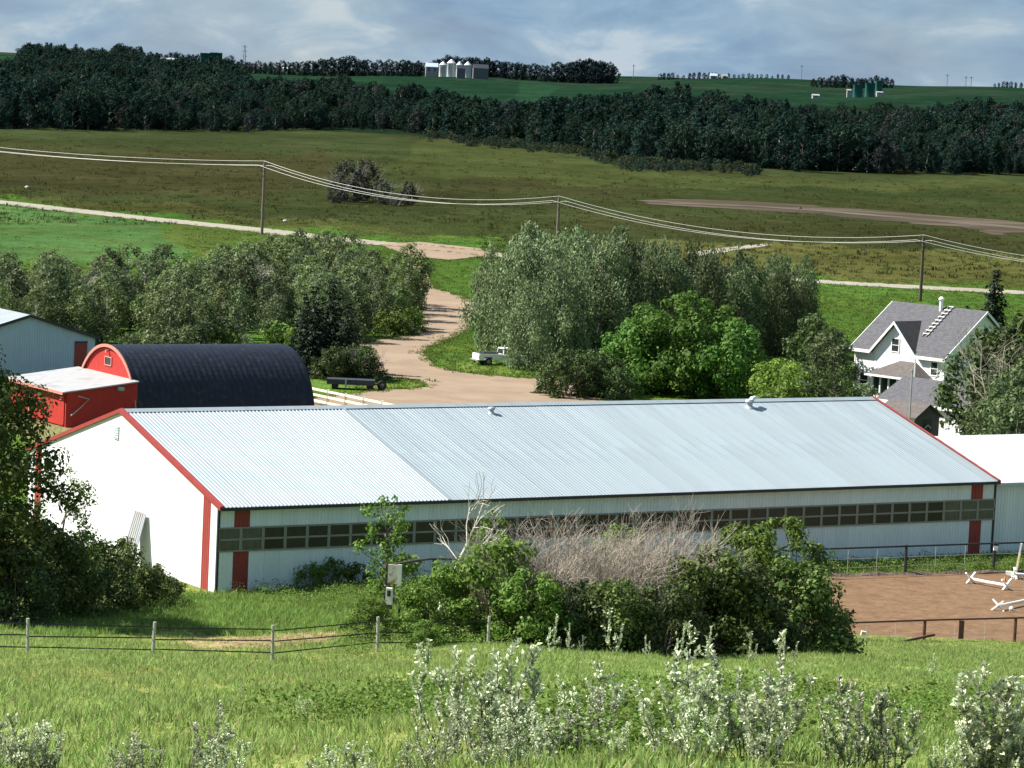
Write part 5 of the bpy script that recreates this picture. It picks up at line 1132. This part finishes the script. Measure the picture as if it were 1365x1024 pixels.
# far wood
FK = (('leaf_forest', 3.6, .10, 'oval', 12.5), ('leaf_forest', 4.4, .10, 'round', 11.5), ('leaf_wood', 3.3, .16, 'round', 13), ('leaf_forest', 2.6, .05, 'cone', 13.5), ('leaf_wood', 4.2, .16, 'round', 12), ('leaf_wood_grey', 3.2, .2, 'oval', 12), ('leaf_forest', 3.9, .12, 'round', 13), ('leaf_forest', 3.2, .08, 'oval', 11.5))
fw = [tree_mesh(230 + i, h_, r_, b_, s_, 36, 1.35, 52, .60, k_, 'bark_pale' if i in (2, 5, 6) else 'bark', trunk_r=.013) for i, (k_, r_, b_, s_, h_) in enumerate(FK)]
def joined(tm):
    me = tm[1].copy(); bm_ = __import__('bmesh').new(); bm_.from_mesh(tm[0]); nm = len(bm_.faces)
    bm_.from_mesh(me); bm_.to_mesh(me); bm_.free(); me.materials.clear(); me.materials.append(tm[1].materials[0]); me.materials.append(tm[0].materials[0])
    mi = np.zeros(len(me.polygons), np.int32); mi[:nm] = 1; me.polygons.foreach_set('material_index', mi); me.name = 'forest_tree'; return me
fw = [joined(t_) for t_ in fw]
front = [(-120, 172), (0, 171), (100, 172), (220, 174), (330, 175), (450, 172), (540, 174), (575, 181), (650, 189), (720, 196), (780, 204), (840, 220), (900, 221), (960, 223), (1000, 227), (1100, 229), (1200, 231), (1300, 232), (1500, 238)]
backl = [(1500, 168), (1365, 168), (1300, 165), (1250, 166), (1190, 168), (1140, 170), (1060, 167), (980, 166), (900, 160), (860, 160), (760, 164), (725, 178), (700, 180), (690, 172), (660, 158), (600, 150), (560, 148), (520, 150), (460, 146), (400, 145), (330, 138), (296, 120), (310, 104), (240, 99), (200, 92), (130, 86), (30, 90), (25, 102), (-5, 103), (-10, 118), (40, 122), (40, 126), (-120, 126)]
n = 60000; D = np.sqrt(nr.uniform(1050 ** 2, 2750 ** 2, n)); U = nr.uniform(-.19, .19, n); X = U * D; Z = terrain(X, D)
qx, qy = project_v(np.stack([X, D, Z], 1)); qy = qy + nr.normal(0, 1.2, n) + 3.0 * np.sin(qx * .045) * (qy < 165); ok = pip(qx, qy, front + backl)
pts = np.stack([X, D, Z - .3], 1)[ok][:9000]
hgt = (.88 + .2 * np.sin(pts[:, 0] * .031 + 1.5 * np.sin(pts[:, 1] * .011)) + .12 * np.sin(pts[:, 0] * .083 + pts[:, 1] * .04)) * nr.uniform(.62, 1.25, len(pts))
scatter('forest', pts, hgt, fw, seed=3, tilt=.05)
# shrubs along the wood's lower edge
eb = [joined(tree_mesh(260 + i, 3.4, 2.6, .0, 'dome', 16, .9, 26, .5, 'leaf_edge' if i else 'leaf_wood', 'bark', stems=2)) for i in range(2)]
ep = []; es = []
for i in range(420):
    k = nr.uniform(540, 1010); yy = np.interp(k, *zip(*front)) + abs(nr.normal(0, 3)); p = P(k, yy + 1.2); ep.append((p[0], p[1], float(terrain(p[0], p[1])))); es.append(nr.uniform(.3, 1.0))
for i in range(220):
    k = nr.uniform(-60, 540); yy = np.interp(k, *zip(*front)) + abs(nr.normal(0, 1.2)); p = P(k, yy + .8); ep.append((p[0], p[1], float(terrain(p[0], p[1])))); es.append(nr.uniform(.2, .55))
scatter('edge_undergrowth', ep, es, eb, seed=9)
# grass on the near hillside and round the barn
def tuft(seed, nb, h, m, spread=.16, wdt=.016, lean_=.35):
    rng = np.random.default_rng(seed); V = []; Fq = []
    for i in range(nb):
        a = rng.uniform(0, 6.283); r = spread * math.sqrt(rng.random()); b_ = np.array([r * math.cos(a), r * math.sin(a), -.02]); hh = h * rng.uniform(.5, 1.15); d = np.array([math.cos(a), math.sin(a), 0]) * rng.uniform(.1, lean_) * hh + rng.normal(size=3) * .03
        sd_ = np.array([-math.sin(a + 1), math.cos(a + 1), 0]) * wdt * rng.uniform(.7, 1.3); k = len(V)
        V += [b_ - sd_, b_ + sd_, b_ + d * .4 + (0, 0, hh * .6) + sd_ * .8, b_ + d * .4 + (0, 0, hh * .6) - sd_ * .8, b_ + d + (0, 0, hh) + sd_ * .15, b_ + d + (0, 0, hh) - sd_ * .15]
        Fq += [(k, k + 1, k + 2, k + 3), (k + 3, k + 2, k + 4, k + 5)]
    return raw_mesh('grass_tuft', np.array(V), Fq, M[m])
def weed(seed, n_, h, m, leaf):
    rng = np.random.default_rng(seed); C = np.stack([rng.normal(0, .16, n_), rng.normal(0, .16, n_), h * rng.random(n_) ** .7], 1); return leaves('weed', C, unit(rng.normal(size=(n_, 3)) * .6 + np.array([0, 0, .9])), leaf * rng.uniform(.6, 1.3, n_), M[m], .6, None, rng)
n = 90000; D = np.sqrt(nr.uniform(30 ** 2, 166 ** 2, n)); X = nr.uniform(-.185, .185, n) * D; qx, qy = project_v(np.stack([X, D, terrain(X, D)], 1))
bxl = (X - BARN[0]) * ba[0] + (D - BARN[1]) * ba[1]; byl = (X - BARN[0]) * bb[0] + (D - BARN[1]) * bb[1]
ok = ~pip(X, D, s_far + s_near) & ~((bxl > -.3) & (byl > -.3)) & (nr.random(n) < np.clip(1.25 - D / 240, .55, 1)) & ~(pip(qx, qy, [(240, 848), (450, 842), (470, 856), (260, 866)]) & (nr.random(n) < .8))
pts = np.stack([X, D, terrain(X, D)], 1)[ok]
patch = .5 + .5 * np.sin(pts[:, 0] * .55 + 2 * np.sin(pts[:, 1] * .21)) * np.sin(pts[:, 1] * .37 + 1.3)
bank = (project_v(pts)[1] < 846 + 4 * np.sin(pts[:, 0])) & (project_v(pts)[0] < 1060)
scatter('bank_grass', pts[bank], (.8 + .7 * patch[bank]) * nr.uniform(.7, 1.3, bank.sum()), [tuft(30 + i, 15, .24, 'grass_green', .24, .013, .9) for i in range(4)], seed=6, tilt=.25)
pts = pts[~bank]; patch = patch[~bank]
scatter('grass', pts, (.62 + .5 * patch) * nr.uniform(.7, 1.25, len(pts)), [tuft(i, 16, .17, 'grass_blade', .24, .011, .9) for i in range(6)], seed=2, tilt=.25)
# the strip of grass between the sand and the long wall
n = 26000; q = nr.uniform(0, 1, (n, 2)); bxl = -14 + q[:, 0] * 95; byl = -16 * q[:, 1] - .15; X = BARN[0] + ba[0] * bxl + bb[0] * byl; Y = BARN[1] + ba[1] * bxl + bb[1] * byl
ok = ~pip(X, Y, s_far + s_near) & (Y > 163); pts = np.stack([X, Y, terrain(X, Y)], 1)[ok]
scatter('wall_grass', pts, nr.uniform(.5, 1.25, len(pts)), [tuft(10 + i, 14, .3, 'grass_green' if i else 'grass_blade', .22, .014) for i in range(3)], seed=12, tilt=.2)
def in_px(n_, x0, x1, y0, y1): return [P(nr.uniform(x0, x1), nr.uniform(y0, y1)) for _ in range(n_)]
bare = [[(p.co.x, p.co.y) for p in bpy.data.objects[k_].data.vertices] for k_ in ('driveway', 'gravel_road', 'dirt_track', 'road_junction')]
lw = np.array(in_px(5200, -20, 700, 296, 395) + in_px(4200, 470, 800, 395, 530) + in_px(5200, 1040, 1390, 372, 480) + in_px(2600, -20, 700, 296, 350))
ok = ~np.any([pip(lw[:, 0], lw[:, 1], k_) for k_ in bare], axis=0); ok &= ~((project_v(lw)[0] < 245) & (project_v(lw)[1] < 352) & (nr.random(len(lw)) < .9)); lw = lw[ok]
scatter('lawn_grass', lw, nr.uniform(.5, 1.3, len(lw)), [tuft(40 + i, 16, .20, 'lawn_blade', .5, .03, .9) for i in range(3)], seed=21, tilt=.2)
fp_ = np.array(in_px(6500, -40, 1420, 178, 300) + in_px(2200, 640, 1420, 300, 372)); ok = ~np.any([pip(fp_[:, 0], fp_[:, 1], k_) for k_ in bare], axis=0) & (fp_[:, 1] < 1150) & (fp_[:, 1] > 470); fp_ = fp_[ok]
scatter('field_growth', fp_, nr.uniform(.35, 1.0, len(fp_)) ** 2 * 1.35, [tuft(50 + i, 18, .45, 'field_blade', .9, .05, .9) for i in range(3)], seed=22, tilt=.2)
eg = []
for k_ in (0, 1):
    v_ = np.array(bare[k_])
    for r_ in range(5): eg.append(v_ + nr.normal(0, .35 + .12 * r_, v_.shape))
eg = np.concatenate(eg); eg = np.column_stack([eg, np.zeros(len(eg))]); eg = eg[(eg[:, 1] < 640) & (np.abs(eg[:, 0]) < eg[:, 1] * .2)]
scatter('verge_grass', eg, nr.uniform(.3, .9, len(eg)), [tuft(60 + i, 16, .3, 'lawn_blade', .4, .03, .9) for i in range(3)], seed=23, tilt=.2)
# broad leaved weeds in patches
wpts = []; wsz = []
def weeds(px, py, rx, ry, n_, s0=.7, s1=1.5):
    c = G(px, py); k = c[1] / F
    for i in range(n_):
        x = c[0] + nr.normal(0, 1) * rx * k; y = c[1] + nr.normal(0, 1) * ry; wpts.append((x, y, float(terrain(x, y)))); wsz.append(nr.uniform(s0, s1))
for a_ in ((430, 958, 30, 1.8, 22), (530, 945, 60, 3.2, 16), (340, 965, 30, 2, 6), (880, 1000, 80, 2.5, 120, .8, 1.6), (760, 990, 60, 2.5, 70), (1080, 935, 120, 5, 120), (1190, 960, 90, 4, 90), (560, 960, 40, 3, 60), (620, 940, 60, 4, 60), (1330, 930, 60, 4, 60), (900, 930, 80, 4, 70)):
    weeds(*a_)
for i in range(420):                               # a rough bank of weeds before the long wall
    bx_, by_ = nr.uniform(0, 27), -5.5 + nr.normal(0, 2.6); x = BARN[0] + ba[0] * bx_ + bb[0] * by_; y = BARN[1] + ba[1] * bx_ + bb[1] * by_
    if by_ < -.3: wpts.append((x, y, float(terrain(x, y)))); wsz.append(nr.uniform(.8, 2.0))
for i in range(260):                               # along the back of the sand
    s = nr.random(); e_ = len(s_far) - 1; j = min(int(s * e_), e_ - 1); p = s_far[j] + (s_far[j + 1] - s_far[j]) * (s * e_ - j); x, y = p[0] + nr.normal(0, .3), p[1] + abs(nr.normal(0, 1.6)) + .5
    wpts.append((x, y, float(terrain(x, y)))); wsz.append(nr.uniform(.7, 2.0))
for i in range(260):                               # low growth under the left shrubs and the thicket
    px = nr.uniform(-20, 250) if i % 2 else nr.uniform(440, 1120); d = (np.interp(px, (0, 240), (136, 158)) if px < 260 else np.interp(px, (440, 1120), (124, 140))) + nr.normal(0, 2); p = at(px, d); wpts.append(tuple(p)); wsz.append(nr.uniform(.7, 1.7))
scatter('weeds', wpts, wsz, [weed(20 + i, 80, .40, 'weed_leaf', .06) for i in range(4)], seed=4)

# --- silver leaved shrubs on the near slope: each one a plant
def silver(seed, h, stems, dens, spread=.5):
    rng = np.random.default_rng(seed); mb = MB(); C = []; Nn = []; T = []
    for s in range(stems):
        a = 6.283 * s / stems + rng.random(); t_ = spread * (.25 + .75 * rng.random()) * (0 if stems == 1 else 1); hh = h * (1 if s == 0 else rng.uniform(.5, .95)); foot = np.array([math.cos(a), math.sin(a), 0]) * .10 * (stems > 1)
        tip = foot + np.array([math.cos(a) * t_, math.sin(a) * t_, hh]); pts_ = wobble(rng, foot + (0, 0, -.1), tip, 5, .03); mb.tube(pts_, [.014, .012, .010, .008, .006, .004], 4)
        side = [(pts_, .16)]
        for b_ in range(int(5 * hh / h) + 2):
            u = rng.uniform(.25, .9); j = min(int(u * 5), 4); p = pts_[j] + (pts_[j + 1] - pts_[j]) * (u * 5 - j); d = unit(np.array([rng.normal() * .7, rng.normal() * .7, .8])); ln_ = hh * rng.uniform(.14, .32) * (1.15 - u * .5); q_ = [p, p + d * ln_ * .5, p + d * ln_ + (0, 0, .03)]; mb.tube(q_, [.006, .005, .003], 3); side.append((q_, .0))
        for path, skip in side:
            path = np.array(path); ln_ = np.linalg.norm(path[-1] - path[0]); n_ = int(dens * .54 * ln_); u = skip + (1 - skip) * rng.random(n_) ** .8; k = u * (len(path) - 1); j = np.minimum(k.astype(int), len(path) - 2); p = path[j] + (path[j + 1] - path[j]) * (k - j)[:, None]; ax = unit(path[-1] - path[0]); o_ = rng.normal(size=(n_, 3)); o_ = unit(o_ - (o_ @ ax)[:, None] * ax)
            t3 = unit(o_ * .9 + ax * .7); C.append(p + t3 * .035); T.append(t3); Nn.append(unit(np.cross(np.cross(t3, ax), t3) + rng.normal(size=(n_, 3)) * .35))
    C = np.concatenate(C)
    return mb.mesh('stem', M['silver_stem']), leaves('foliage', C, np.concatenate(Nn), (.075 if True else 0) * rng.uniform(.55, 1.35, len(C)), M['leaf_silver'], .55, np.concatenate(T), rng)
SIL = [silver(300 + i, 1.3, (5, 7, 4, 6, 3, 1, 2, 8)[i], (150, 165, 140, 150, 130, 150, 140, 170)[i], (.4, .55, .3, .5, .25, .1, .2, .65)[i]) for i in range(8)]
big = [(284, 930, 1035, 4, 'slender silver shrub standing alone at the lower left'), (590, 862, 1010, 2, 'narrow silver shrub at the left of the tall central group'), (664, 845, 1005, 1, 'tallest silver shrub, in the centre foreground'), (700, 905, 1015, 7, 'wide silver shrub right of the tallest one in the centre'), (640, 905, 1015, 3, 'silver shrub close at the left of the tallest one in the centre'), (785, 888, 1000, 3, 'silver shrub at the right of the central group'), (925, 825, 985, 4, 'slender tall silver shrub in front of the thicket'), (890, 890, 1030, 3, 'silver shrub below the slender tall one before the thicket'), (1000, 870, 1030, 7, 'broad silver shrub in the right half of the foreground'), (1040, 850, 1000, 4, 'silver shrub reaching up to the dark bush at the right'),
       (1140, 905, 1040, 3, 'silver shrub midway between the broad one and the right edge'), (1322, 880, 1040, 1, 'tall silver shrub near the lower right corner'), (40, 950, 1040, 7, 'broad silver shrub in the lower left corner'), (405, 928, 962, 3, 'small silver shrub among dark weeds at the left'), (1243, 872, 905, 5, 'small pale sprig alone on the slope below the sand'), (320, 912, 935, 5, 'small silver sprig alone on the left slope')]
def put_silver(px, pt, pb, k, lab, grp=None):
    if pb > 1022: d = np.interp(pb, (1022, 1040), (36.5, 35)); c = at(px, d)
    else: c = G(px, pb)
    ptz = CAMH + ray(px, pt)[2] / ray(px, pt)[1] * c[1]; s = max(.25, (ptz - c[2]) / 1.3)
    plant('silver_shrub', lab, 'shrub', c, *SIL[k], min(s, 1.6), rnd.uniform(0, 6.28), grp, 'stem', 'foliage')
for px, pt, pb, k, lab in big: put_silver(px, pt, pb, k, lab)
fill = [(10, 960, 1045, 3), (68, 962, 1045, 2), (25, 1000, 1050, 7), (165, 975, 1050, 1), (195, 990, 1050, 3), (150, 1005, 1055, 7), (268, 985, 1050, 2), (300, 975, 1048, 3), (460, 985, 1050, 3), (480, 1000, 1055, 7), (420, 1012, 1055, 1), (585, 940, 1030, 3), (610, 900, 1012, 5), (650, 960, 1045, 7), (690, 950, 1040, 3), (725, 945, 1030, 1), (745, 920, 1010, 4), (805, 915, 1005, 2), (770, 930, 1010, 7), (820, 960, 1030, 1), (930, 930, 1035, 3), (960, 900, 1030, 2), (1020, 910, 1040, 3), (1110, 925, 1040, 2), (1160, 940, 1045, 4), (1185, 930, 1045, 3), (1260, 985, 1052, 3), (1290, 960, 1050, 2), (1305, 930, 1045, 4), (1345, 940, 1048, 7), (1362, 900, 1045, 3), (550, 990, 1050, 3), (700, 985, 1050, 7), (1010, 985, 1052, 7), (1130, 990, 1055, 3), (1330, 990, 1055, 7), (670, 1000, 1055, 3), (60, 1000, 1055, 1), (280, 1005, 1058, 7)]
zones = ((110, 'silver shrub in the lower left corner'), (230, 'silver shrub between the lower left corner and the lone slender one'), (350, 'low silver shrub at the foot of the lone slender one'), (520, 'low silver shrub below the small one among dark weeds'), (650, 'silver shrub crowding the left side of the tall central group'), (760, 'silver shrub crowding the tallest one in the centre'), (850, 'silver shrub at the right flank of the central group'), (950, 'silver shrub below the slender tall one before the dark thicket'), (1050, 'silver shrub crowding the broad one right of the centre'), (1150, 'silver shrub right of the broad one, on the open slope'), (1270, 'silver shrub left of the tall one near the lower right corner'), (1400, 'silver shrub in the lower right corner by the tall one'))
for px, pt, pb, k in fill:
    zl = next(l for x, l in zones if px < x); put_silver(px, pt, pb, k, zl, zl.replace('shrub', 'shrubs', 1))
far_s = [(735, 822, 872), (757, 832, 874), (815, 815, 874), (862, 848, 876), (905, 838, 872), (945, 836, 876), (1000, 845, 876), (1050, 842, 878), (775, 848, 876)]
for px, pt, pb in far_s:
    c = at(px, 116 + rnd.uniform(-5, 3)); ptz = CAMH + ray(px, pt)[2] / ray(px, pt)[1] * c[1]; s = max(.5, (ptz - c[2]) / 1.3)
    plant('silver_shrub', 'slim silver shrub at the foot of the dark thicket', 'shrub', c, *SIL[rnd.choice((4, 5, 6, 2))], min(s, 2.0), rnd.uniform(0, 6.28), 'slim silver shrubs before the thicket', 'stem', 'foliage')
